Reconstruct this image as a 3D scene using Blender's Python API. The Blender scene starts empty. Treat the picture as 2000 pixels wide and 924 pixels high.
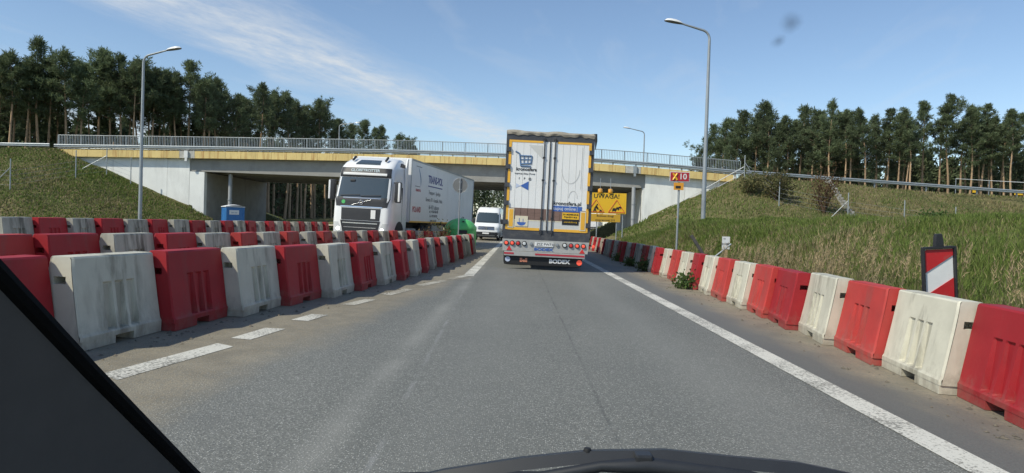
import bpy, bmesh, math, random
import numpy as np
from mathutils import Matrix, Vector, Quaternion

R = math.radians
SC = bpy.context.scene
COL = SC.collection

# ------------------------------------------------------------------ camera
CAM_H = 1.25
YAW, PITCH, ROLL = R(0.487), R(0.918), R(1.8)
def set_camera():
    cd = bpy.data.cameras.new('camera'); co = bpy.data.objects.new('camera', cd); COL.objects.link(co)
    cd.sensor_width = 36.0; cd.lens = 1333 / 2000 * 36.0; cd.clip_start = 0.02; cd.clip_end = 6000
    rot = Matrix.Rotation(YAW, 3, 'Z') @ Matrix.Rotation(-PITCH, 3, 'X')
    c, s = math.cos(ROLL), math.sin(ROLL)
    right = rot @ Vector((c, 0, s)); up = rot @ Vector((-s, 0, c)); fwd = rot @ Vector((0, 1, 0))
    m = Matrix((right, up, -fwd)).transposed().to_4x4(); m.translation = (0, 0, CAM_H)
    co.matrix_world = m; SC.camera = co
set_camera()

# ------------------------------------------------------------------ sky, sun, exposure
SUN = Vector((-0.74, -0.54, 1.0)).normalized()
def set_world():
    w = bpy.data.worlds.new('World'); SC.world = w; w.use_nodes = True
    nt = w.node_tree; nt.nodes.clear(); N = nt.nodes.new; L = nt.links.new
    out = N('ShaderNodeOutputWorld'); bg = N('ShaderNodeBackground'); bg.inputs[1].default_value = 0.123
    sky = N('ShaderNodeTexSky'); sky.sky_type = 'NISHITA'; sky.sun_disc = False
    sky.sun_elevation = math.asin(SUN.z); sky.sun_rotation = math.atan2(SUN.x, SUN.y)
    sky.air_density = 1.0; sky.dust_density = 0.25; sky.ozone_density = 2.3; sky.altitude = 100
    tc = N('ShaderNodeTexCoord'); sep = N('ShaderNodeSeparateXYZ'); L(tc.outputs['Generated'], sep.inputs[0])
    def m(op, a, b=None, c=None, clamp=False):
        n = N('ShaderNodeMath'); n.operation = op; n.use_clamp = clamp
        for i, v in enumerate((a, b, c)):
            if v is None: continue
            if isinstance(v, (int, float)): n.inputs[i].default_value = v
            else: L(v, n.inputs[i])
        return n.outputs[0]
    z = m('MAXIMUM', sep.outputs[2], 0.02)
    px = m('DIVIDE', sep.outputs[0], z); py = m('DIVIDE', sep.outputs[1], z)
    # along / across the drift direction of the high cirrus
    ax, ay = 0.29, 0.957
    al = m('ADD', m('MULTIPLY', px, ax), m('MULTIPLY', py, ay))
    ac = m('SUBTRACT', m('MULTIPLY', px, ay), m('MULTIPLY', py, ax))
    comb = N('ShaderNodeCombineXYZ'); L(m('MULTIPLY', al, 0.45), comb.inputs[0]); L(m('MULTIPLY', ac, 1.5), comb.inputs[1])
    nz = N('ShaderNodeTexNoise'); nz.inputs['Scale'].default_value = 1.3; nz.inputs['Detail'].default_value = 9; nz.inputs['Roughness'].default_value = 0.62
    nz.inputs['Distortion'].default_value = 0.5; L(comb.outputs[0], nz.inputs['Vector'])
    comb2 = N('ShaderNodeCombineXYZ'); L(m('MULTIPLY', al, 1.1), comb2.inputs[0]); L(m('MULTIPLY', ac, 2.2), comb2.inputs[1])
    nf = N('ShaderNodeTexNoise'); nf.inputs['Scale'].default_value = 2.6; nf.inputs['Detail'].default_value = 8; nf.inputs['Roughness'].default_value = 0.7
    L(comb2.outputs[0], nf.inputs['Vector'])
    def band(acc, half, amp):
        d = m('ABSOLUTE', m('SUBTRACT', m('ADD', ac, m('MULTIPLY', m('SUBTRACT', nz.outputs[0], 0.5), 0.9)), acc))
        return m('MULTIPLY', m('SUBTRACT', 1.0, m('DIVIDE', d, half), clamp=True), amp)
    b1 = band(-2.50, 0.62, 1.25); b2 = band(-7.0, 2.6, 1.5); b3 = band(5.6, 1.4, 0.4)
    body = m('ADD', m('ADD', b1, b2), b3)
    tex = m('MULTIPLY', m('SUBTRACT', nf.outputs[0], 0.22, clamp=True), 2.6)
    thin = m('MULTIPLY', m('SUBTRACT', nz.outputs[0], 0.53, clamp=True), 1.2)
    cl = m('MULTIPLY', m('ADD', m('MULTIPLY', body, tex), thin), 0.62, clamp=True)
    mix = N('ShaderNodeMix'); mix.data_type = 'RGBA'
    L(cl, mix.inputs[0]); L(sky.outputs[0], mix.inputs[6]); mix.inputs[7].default_value = (5.0, 5.25, 5.5, 1)
    L(mix.outputs[2], bg.inputs[0]); L(bg.outputs[0], out.inputs[0])
set_world()
def set_sun():
    ld = bpy.data.lights.new('sun', 'SUN'); ld.energy = 3.5; ld.angle = R(0.53); ld.color = (1.0, 0.945, 0.80)
    lo = bpy.data.objects.new('sun', ld); COL.objects.link(lo)
    lo.rotation_mode = 'QUATERNION'; lo.rotation_quaternion = (SUN).to_track_quat('Z', 'Y'); lo.location = (0, 0, 60)
set_sun()
SC.view_settings.view_transform = 'Standard'; SC.view_settings.look = 'None'
SC.view_settings.exposure = 0.25; SC.view_settings.gamma = 1.0; SC.view_settings.use_curve_mapping = False
SC.render.engine = 'CYCLES'
SC.cycles.max_bounces = 8; SC.cycles.diffuse_bounces = 3; SC.cycles.glossy_bounces = 3; SC.cycles.transparent_max_bounces = 16
SC.cycles.use_denoising = True

# ------------------------------------------------------------------ helpers
rng = np.random.default_rng(7)
TILT = R(1.0); TT = math.tan(TILT)
def plane_z(x, y):
    """the road plane: one degree of crossfall, climbing gently beyond the bridge"""
    z = -TT * np.clip(x, -16, 7)
    z = z + 0.012 * np.clip(-3.0 - x, 0, 9)
    return z + 0.00016 * np.clip(y - 50, 0, 120) ** 2

class MB:
    def __init__(s): s.v = []; s.f = []
    def add(s, vs, fs):
        o = len(s.v); s.v += [tuple(p) for p in vs]; s.f += [tuple(i + o for i in f) for f in fs]; return s
    def box(s, c, d, rot=None, taper=None):
        vs = []
        for sx, sy, sz in ((-1,-1,-1),(1,-1,-1),(1,1,-1),(-1,1,-1),(-1,-1,1),(1,-1,1),(1,1,1),(-1,1,1)):
            k = taper if (taper and sz > 0) else 1.0
            p = Vector((sx * d[0] / 2 * k, sy * d[1] / 2 * k, sz * d[2] / 2))
            if rot is not None: p = rot @ p
            vs.append(p + Vector(c))
        return s.add(vs, [(0,3,2,1),(4,5,6,7),(0,1,5,4),(1,2,6,5),(2,3,7,6),(3,0,4,7)])
    def tube(s, pts, r, n=8, cap=True):
        pts = [Vector(p) for p in pts]; rs = r if isinstance(r, (list, tuple)) else [r] * len(pts)
        rings = []; prev = None
        for i, p in enumerate(pts):
            t = (pts[min(i + 1, len(pts) - 1)] - pts[max(i - 1, 0)]).normalized()
            if prev is None:
                a = Vector((0, 0, 1)) if abs(t.z) < 0.9 else Vector((1, 0, 0)); u = t.cross(a).normalized()
            else: u = (prev - t * prev.dot(t)).normalized()
            prev = u; w = t.cross(u)
            rings.append([p + (u * math.cos(2 * math.pi * k / n) + w * math.sin(2 * math.pi * k / n)) * rs[i] for k in range(n)])
        vs = [q for ring in rings for q in ring]; fs = []
        for i in range(len(pts) - 1):
            for k in range(n):
                a, b = i * n + k, i * n + (k + 1) % n; fs.append((a, b, b + n, a + n))
        if cap: fs.append(tuple(range(n - 1, -1, -1))); fs.append(tuple((len(pts) - 1) * n + k for k in range(n)))
        return s.add(vs, fs)
    def prism(s, poly, axis, a, b):
        """poly: 2-D points; axis: the direction it is drawn out along, from a to b"""
        def p3(q, t):
            if axis == 'x': return (t, q[0], q[1])
            if axis == 'y': return (q[0], t, q[1])
            return (q[0], q[1], t)
        n = len(poly); vs = [p3(q, a) for q in poly] + [p3(q, b) for q in poly]
        fs = [tuple(range(n)), tuple(range(2 * n - 1, n - 1, -1))] + [(i, i + n, (i + 1) % n + n, (i + 1) % n) for i in range(n)]
        return s.add(vs, fs)
    def grid(s, P):
        """P[i][j] points"""
        ni, nj = len(P), len(P[0]); vs = [q for row in P for q in row]
        return s.add(vs, [(i * nj + j, i * nj + j + 1, (i + 1) * nj + j + 1, (i + 1) * nj + j) for i in range(ni - 1) for j in range(nj - 1)])
    def lathe(s, prof, axis='z', c=(0, 0, 0), n=20):
        vs = []
        for r, h in prof:
            for k in range(n):
                a = 2 * math.pi * k / n; u, v = r * math.cos(a), r * math.sin(a)
                q = (u, v, h) if axis == 'z' else ((h, u, v) if axis == 'x' else (u, h, v))
                vs.append((q[0] + c[0], q[1] + c[1], q[2] + c[2]))
        fs = [(i * n + k, i * n + (k + 1) % n, (i + 1) * n + (k + 1) % n, (i + 1) * n + k) for i in range(len(prof) - 1) for k in range(n)]
        fs.append(tuple(range(n - 1, -1, -1))); fs.append(tuple((len(prof) - 1) * n + k for k in range(n)))
        return s.add(vs, fs)
    def build(s, name, mat, parent=None, smooth=None, bevel=0.0, loc=None):
        me = bpy.data.meshes.new(name); me.from_pydata(s.v, [], s.f); me.validate()
        bm = bmesh.new(); bm.from_mesh(me)
        bmesh.ops.recalc_face_normals(bm, faces=bm.faces)
        if bevel > 0:
            es = [e for e in bm.edges if len(e.link_faces) == 2 and e.calc_face_angle(0) > 0.5]
            bmesh.ops.bevel(bm, geom=es, offset=bevel, segments=2, profile=0.6, affect='EDGES', clamp_overlap=True)
        bm.to_mesh(me); bm.free()
        if smooth is not None: smooth_by_angle(me, smooth)
        me.materials.append(mat)
        return link(name, me, parent, loc)
def smooth_by_angle(me, deg):
    me.shade_smooth() if hasattr(me, 'shade_smooth') else None
    me.set_sharp_from_angle(angle=R(deg))
def link(name, data, parent=None, loc=None):
    o = bpy.data.objects.new(name, data); COL.objects.link(o)
    if parent is not None: o.parent = parent
    if loc is not None: o.location = loc
    return o
def tag(o, label=None, cat=None, group=None, kind=None):
    if label: o['label'] = label
    if cat: o['category'] = cat
    if group: o['group'] = group
    if kind: o['kind'] = kind
    return o
def empty(name, loc=(0, 0, 0), rz=0.0, rot=None):
    o = bpy.data.objects.new(name, None); COL.objects.link(o); o.location = loc
    o.rotation_euler = rot if rot else (0, 0, rz); o.empty_display_size = 0.3
    return o
def copy_tree(o, parent=None):
    c = o.copy(); COL.objects.link(c)
    if parent is not None: c.parent = parent
    for ch in list(o.children): copy_tree(ch, c)
    return c
def np_mesh(name, V, F, mat, col=None, parent=None, kind=None, link_it=True):
    me = bpy.data.meshes.new(name); V = np.asarray(V, np.float32); F = np.asarray(F, np.int32); k = F.shape[1]
    me.vertices.add(len(V)); me.vertices.foreach_set('co', V.ravel())
    me.loops.add(F.size); me.loops.foreach_set('vertex_index', F.ravel())
    me.polygons.add(len(F)); me.polygons.foreach_set('loop_start', np.arange(0, F.size, k, dtype=np.int32))
    if col is not None:
        at = me.color_attributes.new('tint', 'FLOAT_COLOR', 'POINT')
        c4 = np.ones((len(V), 4), np.float32); c4[:, :3] = col; at.data.foreach_set('color', c4.ravel())
    me.update(calc_edges=True); me.materials.append(mat)
    if not link_it: return me
    o = link(name, me, parent)
    if kind: o['kind'] = kind
    return o
def text(name, body, size, loc, rot, mat, parent, align='CENTER', sx=1.0, bold=0.0, ext=0.002):
    cu = bpy.data.curves.new(name, 'FONT'); cu.body = body; cu.size = size; cu.align_x = align; cu.align_y = 'CENTER'
    cu.extrude = ext; cu.offset = bold; cu.resolution_u = 3
    t = bpy.data.objects.new(name, cu); COL.objects.link(t)
    dg = bpy.context.evaluated_depsgraph_get(); dg.update()
    me = bpy.data.meshes.new_from_object(t.evaluated_get(dg)); bpy.data.objects.remove(t)
    me.materials.clear(); me.materials.append(mat)
    o = link(name, me, parent, loc); o.rotation_euler = rot; o.scale = (sx, 1, 1)
    return o
FRONT = (R(90), 0, 0)          # lettering read by someone looking along +Y
RSIDE = (R(90), 0, R(90))      # lettering read by someone looking along -X

# ------------------------------------------------------------------ materials
def mat(name, col, rough=0.6, var=0.0, vscale=6.0, bump=0.0, bscale=40.0, metal=0.0, spec=0.5, rnd=0.0, stretch=(1, 1, 1), coat=0.0, mid=0.0, ribs=0.0, splash=None, dirt=None, dscale=3.0, dlo=0.5, dhi=0.7, dstretch=(1, 1, 1), emit=0.0):
    M = bpy.data.materials.new(name); M.use_nodes = True; nt = M.node_tree; N = nt.nodes.new; L = nt.links.new
    b = nt.nodes['Principled BSDF']; b.inputs['Roughness'].default_value = rough; b.inputs['Metallic'].default_value = metal
    b.inputs['Specular IOR Level'].default_value = spec; b.inputs['Coat Weight'].default_value = coat
    b.inputs['Base Color'].default_value = (*col, 1)
    tc = N('ShaderNodeTexCoord'); cur = None
    def mapped(st):
        mp = N('ShaderNodeMapping'); mp.inputs['Scale'].default_value = st; L(tc.outputs['Object'], mp.inputs[0])
        oi = N('ShaderNodeObjectInfo'); va = N('ShaderNodeVectorMath'); va.operation = 'ADD'
        sc = N('ShaderNodeVectorMath'); sc.operation = 'SCALE'; sc.inputs[3].default_value = 37.0
        cb = N('ShaderNodeCombineXYZ')
        for i in range(3): L(oi.outputs['Random'], cb.inputs[i])
        L(cb.outputs[0], sc.inputs[0]); L(mp.outputs[0], va.inputs[0]); L(sc.outputs[0], va.inputs[1]); return va.outputs[0]
    if var > 0 or rnd > 0:
        hsv = N('ShaderNodeHueSaturation'); hsv.inputs['Color'].default_value = (*col, 1)
        v = None
        if var > 0:
            nz = N('ShaderNodeTexNoise'); nz.inputs['Scale'].default_value = vscale; nz.inputs['Detail'].default_value = 6; nz.inputs['Roughness'].default_value = 0.6
            L(mapped(stretch), nz.inputs['Vector'])
            mr = N('ShaderNodeMapRange'); mr.inputs[1].default_value = 0.3; mr.inputs[2].default_value = 0.7
            mr.inputs[3].default_value = 1 - var; mr.inputs[4].default_value = 1 + var; L(nz.outputs[0], mr.inputs[0]); v = mr.outputs[0]
        if rnd > 0:
            oi = N('ShaderNodeObjectInfo'); m2 = N('ShaderNodeMapRange'); m2.inputs[3].default_value = 1 - rnd; m2.inputs[4].default_value = 1 + rnd
            L(oi.outputs['Random'], m2.inputs[0])
            if v is None: v = m2.outputs[0]
            else:
                mu = N('ShaderNodeMath'); mu.operation = 'MULTIPLY'; L(v, mu.inputs[0]); L(m2.outputs[0], mu.inputs[1]); v = mu.outputs[0]
        L(v, hsv.inputs['Value']); cur = hsv.outputs[0]
    if dirt:
        nz = N('ShaderNodeTexNoise'); nz.inputs['Scale'].default_value = dscale; nz.inputs['Detail'].default_value = 8; nz.inputs['Roughness'].default_value = 0.65
        L(mapped(dstretch), nz.inputs['Vector'])
        mr = N('ShaderNodeMapRange'); mr.inputs[1].default_value = dlo; mr.inputs[2].default_value = dhi; mr.inputs[3].default_value = 0; mr.inputs[4].default_value = dirt[3] if len(dirt) > 3 else 0.8
        L(nz.outputs[0], mr.inputs[0])
        df = mr.outputs[0]
        if mid > 0:
            sp = N('ShaderNodeSeparateXYZ'); L(tc.outputs['Object'], sp.inputs[0]); ab = N('ShaderNodeMath'); ab.operation = 'ABSOLUTE'; L(sp.outputs[0], ab.inputs[0])
            mm = N('ShaderNodeMapRange'); mm.inputs[1].default_value = .22; mm.inputs[2].default_value = .42; mm.inputs[3].default_value = 1 + mid; mm.inputs[4].default_value = 1 - mid; L(ab.outputs[0], mm.inputs[0])
            mu = N('ShaderNodeMath'); mu.operation = 'MULTIPLY'; mu.use_clamp = True; L(df, mu.inputs[0]); L(mm.outputs[0], mu.inputs[1]); df = mu.outputs[0]
        if ribs > 0:   # grime lodged in the three moulded ribs
            def mth(op, a_, b_=None):
                q = N('ShaderNodeMath'); q.operation = op
                for i_, v_ in enumerate((a_, b_)):
                    if v_ is None: continue
                    if isinstance(v_, (int, float)): q.inputs[i_].default_value = v_
                    else: L(v_, q.inputs[i_])
                return q.outputs[0]
            def ramp(v_, a_, b_, c_, d_):
                q = N('ShaderNodeMapRange'); q.inputs[1].default_value = a_; q.inputs[2].default_value = b_; q.inputs[3].default_value = c_; q.inputs[4].default_value = d_; L(v_, q.inputs[0]); return q.outputs[0]
            tri = mth('ABSOLUTE', mth('SUBTRACT', mth('FLOORED_MODULO', mth('ADD', sp.outputs[0], 0.085), 0.17), 0.085))
            g_ = mth('MULTIPLY', ramp(tri, .040, .056, 1, 0), mth('MULTIPLY', ramp(ab.outputs[0], .21, .24, 1, 0), mth('MULTIPLY', ramp(sp.outputs[2], .53, .56, 1, 0), ramp(sp.outputs[2], .12, .15, 0, 1))))
            g_ = mth('MULTIPLY', g_, ramp(nz.outputs[0], .36, .56, .25 * ribs, ribs)); df = mth('MAXIMUM', df, g_)
        mx = N('ShaderNodeMix'); mx.data_type = 'RGBA'; L(df, mx.inputs[0])
        if cur is None: mx.inputs[6].default_value = (*col, 1)
        else: L(cur, mx.inputs[6])
        mx.inputs[7].default_value = (*dirt[:3], 1); cur = mx.outputs[2]
    if splash:
        sp = N('ShaderNodeSeparateXYZ'); L(tc.outputs['Object'], sp.inputs[0])
        nz = N('ShaderNodeTexNoise'); nz.inputs['Scale'].default_value = 9; nz.inputs['Detail'].default_value = 8; nz.inputs['Roughness'].default_value = 0.7; L(mapped((1, 1, .7)), nz.inputs['Vector'])
        ma = N('ShaderNodeMath'); ma.operation = 'MULTIPLY_ADD'; L(sp.outputs[2], ma.inputs[0]); ma.inputs[1].default_value = -1.1; L(nz.outputs[0], ma.inputs[2])
        mr = N('ShaderNodeMapRange'); mr.inputs[1].default_value = .28; mr.inputs[2].default_value = .58; mr.inputs[3].default_value = 0; mr.inputs[4].default_value = splash[3]; L(ma.outputs[0], mr.inputs[0])
        mx = N('ShaderNodeMix'); mx.data_type = 'RGBA'; L(mr.outputs[0], mx.inputs[0]); L(cur, mx.inputs[6]); mx.inputs[7].default_value = (*splash[:3], 1); cur = mx.outputs[2]
    if cur is not None: L(cur, b.inputs['Base Color'])
    if bump > 0:
        nb = N('ShaderNodeTexNoise'); nb.inputs['Scale'].default_value = bscale; nb.inputs['Detail'].default_value = 5; L(tc.outputs['Object'], nb.inputs['Vector'])
        bp = N('ShaderNodeBump'); bp.inputs['Strength'].default_value = bump; bp.inputs['Distance'].default_value = 0.02
        L(nb.outputs[0], bp.inputs['Height']); L(bp.outputs[0], b.inputs['Normal'])
    if emit > 0: b.inputs['Emission Color'].default_value = (*col, 1); b.inputs['Emission Strength'].default_value = emit
    return M

M_white_pl = mat('white_plastic', (0.57, 0.545, 0.44), 0.5, 0.09, 3, 0.08, 30, ribs=0.55, mid=0.55, splash=(0.24, 0.20, 0.15, 0.6), rnd=0.05, dirt=(0.19, 0.175, 0.13, 0.75), dscale=2.2, dlo=0.48, dhi=0.74, dstretch=(2.6, 2.6, 0.5))
M_white_pl_dirty = mat('white_plastic_grimy', (0.46, 0.44, 0.36), 0.55, 0.1, 3, 0.08, 30, ribs=0.7, mid=0.55, splash=(0.24, 0.20, 0.15, 0.6), rnd=0.06, dirt=(0.13, 0.125, 0.095, 0.85), dscale=2.4, dlo=0.4, dhi=0.66, dstretch=(3.0, 3.0, 0.45))
M_red_pl = mat('red_plastic', (0.36, 0.014, 0.020), 0.58, 0.12, 3, 0.06, 30, spec=.35, mid=0.55, splash=(0.20, 0.15, 0.115, 0.4), rnd=0.16, dirt=(0.16, 0.06, 0.055, 0.4), dscale=2.0, dlo=0.5, dhi=0.8, dstretch=(2.2, 2.2, 0.5))
M_red_faded = mat('red_plastic_faded', (0.42, 0.040, 0.034), 0.62, 0.12, 3, 0.06, 30, spec=.35, mid=0.55, splash=(0.22, 0.165, 0.125, 0.5), rnd=0.12, dirt=(0.18, 0.09, 0.075, 0.5), dscale=2.0, dlo=0.48, dhi=0.8, dstretch=(2.2, 2.2, 0.5))
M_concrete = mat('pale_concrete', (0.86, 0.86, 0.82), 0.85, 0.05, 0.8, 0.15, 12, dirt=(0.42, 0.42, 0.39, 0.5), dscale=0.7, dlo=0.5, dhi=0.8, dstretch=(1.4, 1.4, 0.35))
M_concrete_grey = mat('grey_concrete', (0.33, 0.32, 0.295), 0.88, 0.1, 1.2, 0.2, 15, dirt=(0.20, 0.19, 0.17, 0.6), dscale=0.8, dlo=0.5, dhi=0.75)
M_fascia = mat('yellow_fascia_concrete', (0.74, 0.56, 0.23), 0.85, 0.08, 1.5, 0.15, 20, rnd=0.07, dirt=(0.42, 0.19, 0.05, 0.9), dscale=1.5, dlo=0.52, dhi=0.72, dstretch=(2.4, 2.4, 0.22))
M_patch = mat('bare_concrete', (0.50, 0.48, 0.43), 0.9, 0.2, 4, 0.2, 20)
M_galv = mat('galvanised_steel', (0.36, 0.39, 0.40), 0.45, 0.08, 3, metal=0.35, rnd=0.05)
M_galv_dark = mat('dull_galvanised_steel', (0.30, 0.32, 0.335), 0.5, 0.1, 3, metal=0.3)
M_pole = mat('lamp_post_steel', (0.34, 0.37, 0.39), 0.5, 0.1, 2, metal=0.3)
M_pipe = mat('grey_pipe', (0.36, 0.37, 0.38), 0.5, 0.06, 2)
M_black = mat('black_rubber', (0.012, 0.012, 0.013), 0.65)
M_dark = mat('dark_plastic', (0.022, 0.023, 0.026), 0.5, 0.15, 5)
M_chassis = mat('dark_chassis', (0.03, 0.03, 0.03), 0.6, 0.2, 5)
M_white_paint = mat('white_paint', (0.80, 0.80, 0.79), 0.28, 0.03, 2, coat=0.4)
M_white_panel = mat('white_trailer_panel', (0.80, 0.80, 0.785), 0.4, 0.04, 1.5, dirt=(0.5, 0.49, 0.46, 0.5), dscale=0.8, dlo=0.55, dhi=0.8, dstretch=(1, 1, 0.6))
M_glass_dark = mat('tinted_glass', (0.045, 0.06, 0.065), 0.06, spec=0.8, coat=0.6)
M_chrome = mat('bright_metal', (0.75, 0.76, 0.78), 0.2, metal=0.9)
M_lampclear = mat('clear_lamp_lens', (0.62, 0.64, 0.64), 0.15, coat=0.7)
M_drl = mat('daytime_running_lamp', (1.0, 0.97, 0.9), 0.3, emit=1.2)
M_redlamp = mat('red_lamp_lens', (0.62, 0.03, 0.03), 0.2, coat=0.7)
M_redlamp_lit = mat('lit_red_lamp', (0.95, 0.11, 0.06), 0.25, coat=0.6, emit=0.25)
M_yellow_tape = mat('yellow_reflective_tape', (0.80, 0.43, 0.045), 0.4, 0.06, 4, rnd=0.05)
M_yellow_board = mat('yellow_sign_sheet', (0.86, 0.50, 0.02), 0.45, 0.03, 2)
M_yellow_dull = mat('dull_yellow_sheet', (0.62, 0.36, 0.03), 0.5, 0.05, 2)
M_red_sheet = mat('red_sign_sheet', (0.42, 0.02, 0.03), 0.4, 0.05, 4)
M_white_sheet = mat('white_sign_sheet', (0.78, 0.78, 0.76), 0.45, 0.05, 6, dirt=(0.4, 0.39, 0.36, 0.5), dscale=6, dlo=0.58, dhi=0.7)
M_blue_print = mat('blue_print', (0.05, 0.13, 0.42), 0.45)
M_steelblue = mat('slate_blue_print', (0.10, 0.19, 0.34), 0.5)
M_paleblue = mat('pale_blue_print', (0.50, 0.57, 0.72), 0.5)
M_grey_print = mat('pale_grey_print', (0.60, 0.60, 0.575), 0.5)
M_greyink = mat('grey_lettering', (0.17, 0.17, 0.18), 0.5)
M_ink = mat('black_lettering', (0.015, 0.015, 0.017), 0.5)
M_navy = mat('navy_lettering', (0.02, 0.035, 0.22), 0.5)
M_redink = mat('red_lettering', (0.45, 0.03, 0.05), 0.5)
M_whiteink = mat('white_lettering', (0.75, 0.75, 0.74), 0.5)
M_brown_print = mat('brown_wood_print', (0.20, 0.125, 0.10), 0.5, 0.18, 3, stretch=(1, 1, 8))
M_truckframe = mat('dark_grey_frame_paint', (0.055, 0.058, 0.068), 0.45, 0.15, 4, dirt=(0.14, 0.13, 0.11, 0.4), dscale=4, dlo=0.5, dhi=0.7)
M_grimy = mat('grimy_white_steel', (0.42, 0.42, 0.40), 0.5, 0.12, 3, dirt=(0.16, 0.15, 0.13, 0.7), dscale=3, dlo=0.48, dhi=0.72)
M_tarp = mat('grey_roof_tarp', (0.30, 0.27, 0.22), 0.8, 0.3, 4, 0.5, 6)
M_cream = mat('cream_trim', (0.70, 0.64, 0.48), 0.5)
M_blue_pl = mat('blue_plastic', (0.035, 0.17, 0.42), 0.45, 0.08, 3)
M_green_pl = mat('green_plastic', (0.10, 0.50, 0.15), 0.42, 0.08, 2, dirt=(0.06, 0.2, 0.07, 0.5), dscale=3, dlo=0.5, dhi=0.75)
M_amber = mat('amber_lens', (0.85, 0.38, 0.03), 0.25, coat=0.6)
M_orange = mat('orange_sheet', (0.75, 0.33, 0.03), 0.45)
M_wood = mat('raw_timber', (0.52, 0.36, 0.18), 0.75, 0.15, 6, stretch=(6, 6, 0.6))
M_oldwood = mat('weathered_dark_timber', (0.075, 0.07, 0.065), 0.8, 0.25, 6)
M_signback = mat('grey_sign_back', (0.16, 0.165, 0.165), 0.6, 0.08, 3)
M_trim = mat('charcoal_interior_plastic', (0.075, 0.069, 0.064), 0.9, 0.06, 20, 0.05, 300)
M_wiper = mat('wiper_black', (0.020, 0.022, 0.026), 0.5, 0.1, 20)
M_linepaint = None
M_bark = mat('pine_bark', (0.36, 0.245, 0.15), 0.9, 0.3, 3, 0.4, 10, rnd=0.2, stretch=(1, 1, 0.25))
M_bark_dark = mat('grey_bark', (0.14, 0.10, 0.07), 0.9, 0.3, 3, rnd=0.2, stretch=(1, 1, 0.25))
M_twig = mat('brown_twigs', (0.11, 0.065, 0.04), 0.9, 0.2, 5)

def leafmat(name, c0, c1, trans=0.35, attr=False, rough=0.7):
    M = bpy.data.materials.new(name); M.use_nodes = True; nt = M.node_tree; nt.nodes.clear(); N = nt.nodes.new; L = nt.links.new
    out = N('ShaderNodeOutputMaterial'); d = N('ShaderNodeBsdfPrincipled'); d.inputs['Roughness'].default_value = rough; d.inputs['Specular IOR Level'].default_value = 0.25
    t = N('ShaderNodeBsdfTranslucent'); mx = N('ShaderNodeMixShader'); mx.inputs[0].default_value = trans
    if attr:
        a = N('ShaderNodeAttribute'); a.attribute_name = 'tint'; c = a.outputs['Color']
    else:
        g = N('ShaderNodeNewGeometry'); r = N('ShaderNodeMix'); r.data_type = 'RGBA'; L(g.outputs['Random Per Island'], r.inputs[0])
        r.inputs[6].default_value = (*c0, 1); r.inputs[7].default_value = (*c1, 1)
        oi = N('ShaderNodeObjectInfo'); hs = N('ShaderNodeHueSaturation'); mr = N('ShaderNodeMapRange'); mr.inputs[3].default_value = 0.75; mr.inputs[4].default_value = 1.3
        L(oi.outputs['Random'], mr.inputs[0]); L(mr.outputs[0], hs.inputs['Value']); L(r.outputs[2], hs.inputs['Color']); c = hs.outputs[0]
    L(c, d.inputs['Base Color']); L(c, t.inputs['Color']); L(d.outputs[0], mx.inputs[1]); L(t.outputs[0], mx.inputs[2]); L(mx.outputs[0], out.inputs[0])
    return M
M_needles = leafmat('pine_needles', (0.085, 0.118, 0.062), (0.175, 0.215, 0.108), 0.38)
M_grass = leafmat('grass_blades', None, None, 0.35, attr=True)
M_weed = leafmat('weed_leaves', (0.06, 0.11, 0.03), (0.11, 0.17, 0.045), 0.35)
M_bush_brown = leafmat('withered_leaves', (0.10, 0.06, 0.03), (0.16, 0.11, 0.05), 0.3)
M_bush_olive = leafmat('olive_leaves', (0.09, 0.105, 0.04), (0.19, 0.165, 0.07), 0.35)

def ground_material():
    M = bpy.data.materials.new('soil_and_thatch'); M.use_nodes = True; nt = M.node_tree; N = nt.nodes.new; L = nt.links.new
    b = nt.nodes['Principled BSDF']; b.inputs['Roughness'].default_value = 0.95; b.inputs['Specular IOR Level'].default_value = 0.1
    tc = N('ShaderNodeTexCoord')
    n1 = N('ShaderNodeTexNoise'); n1.inputs['Scale'].default_value = 0.35; n1.inputs['Detail'].default_value = 8; L(tc.outputs['Object'], n1.inputs['Vector'])
    cr = N('ShaderNodeValToRGB'); L(n1.outputs[0], cr.inputs[0]); e = cr.color_ramp.elements
    e[0].position = 0.35; e[0].color = (0.085, 0.10, 0.036, 1); e[1].position = 0.7; e[1].color = (0.20, 0.165, 0.085, 1)
    n2 = N('ShaderNodeTexNoise'); n2.inputs['Scale'].default_value = 7; n2.inputs['Detail'].default_value = 6; L(tc.outputs['Object'], n2.inputs['Vector'])
    mr = N('ShaderNodeMapRange'); mr.inputs[1].default_value = 0.3; mr.inputs[2].default_value = 0.7; mr.inputs[3].default_value = 0.7; mr.inputs[4].default_value = 1.25; L(n2.outputs[0], mr.inputs[0])
    hs = N('ShaderNodeHueSaturation'); L(cr.outputs[0], hs.inputs['Color']); L(mr.outputs[0], hs.inputs['Value']); L(hs.outputs[0], b.inputs['Base Color'])
    bp = N('ShaderNodeBump'); bp.inputs['Strength'].default_value = 0.8; bp.inputs['Distance'].default_value = 0.1; L(n2.outputs[0], bp.inputs['Height']); L(bp.outputs[0], b.inputs['Normal'])
    return M
M_ground = ground_material()

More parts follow.
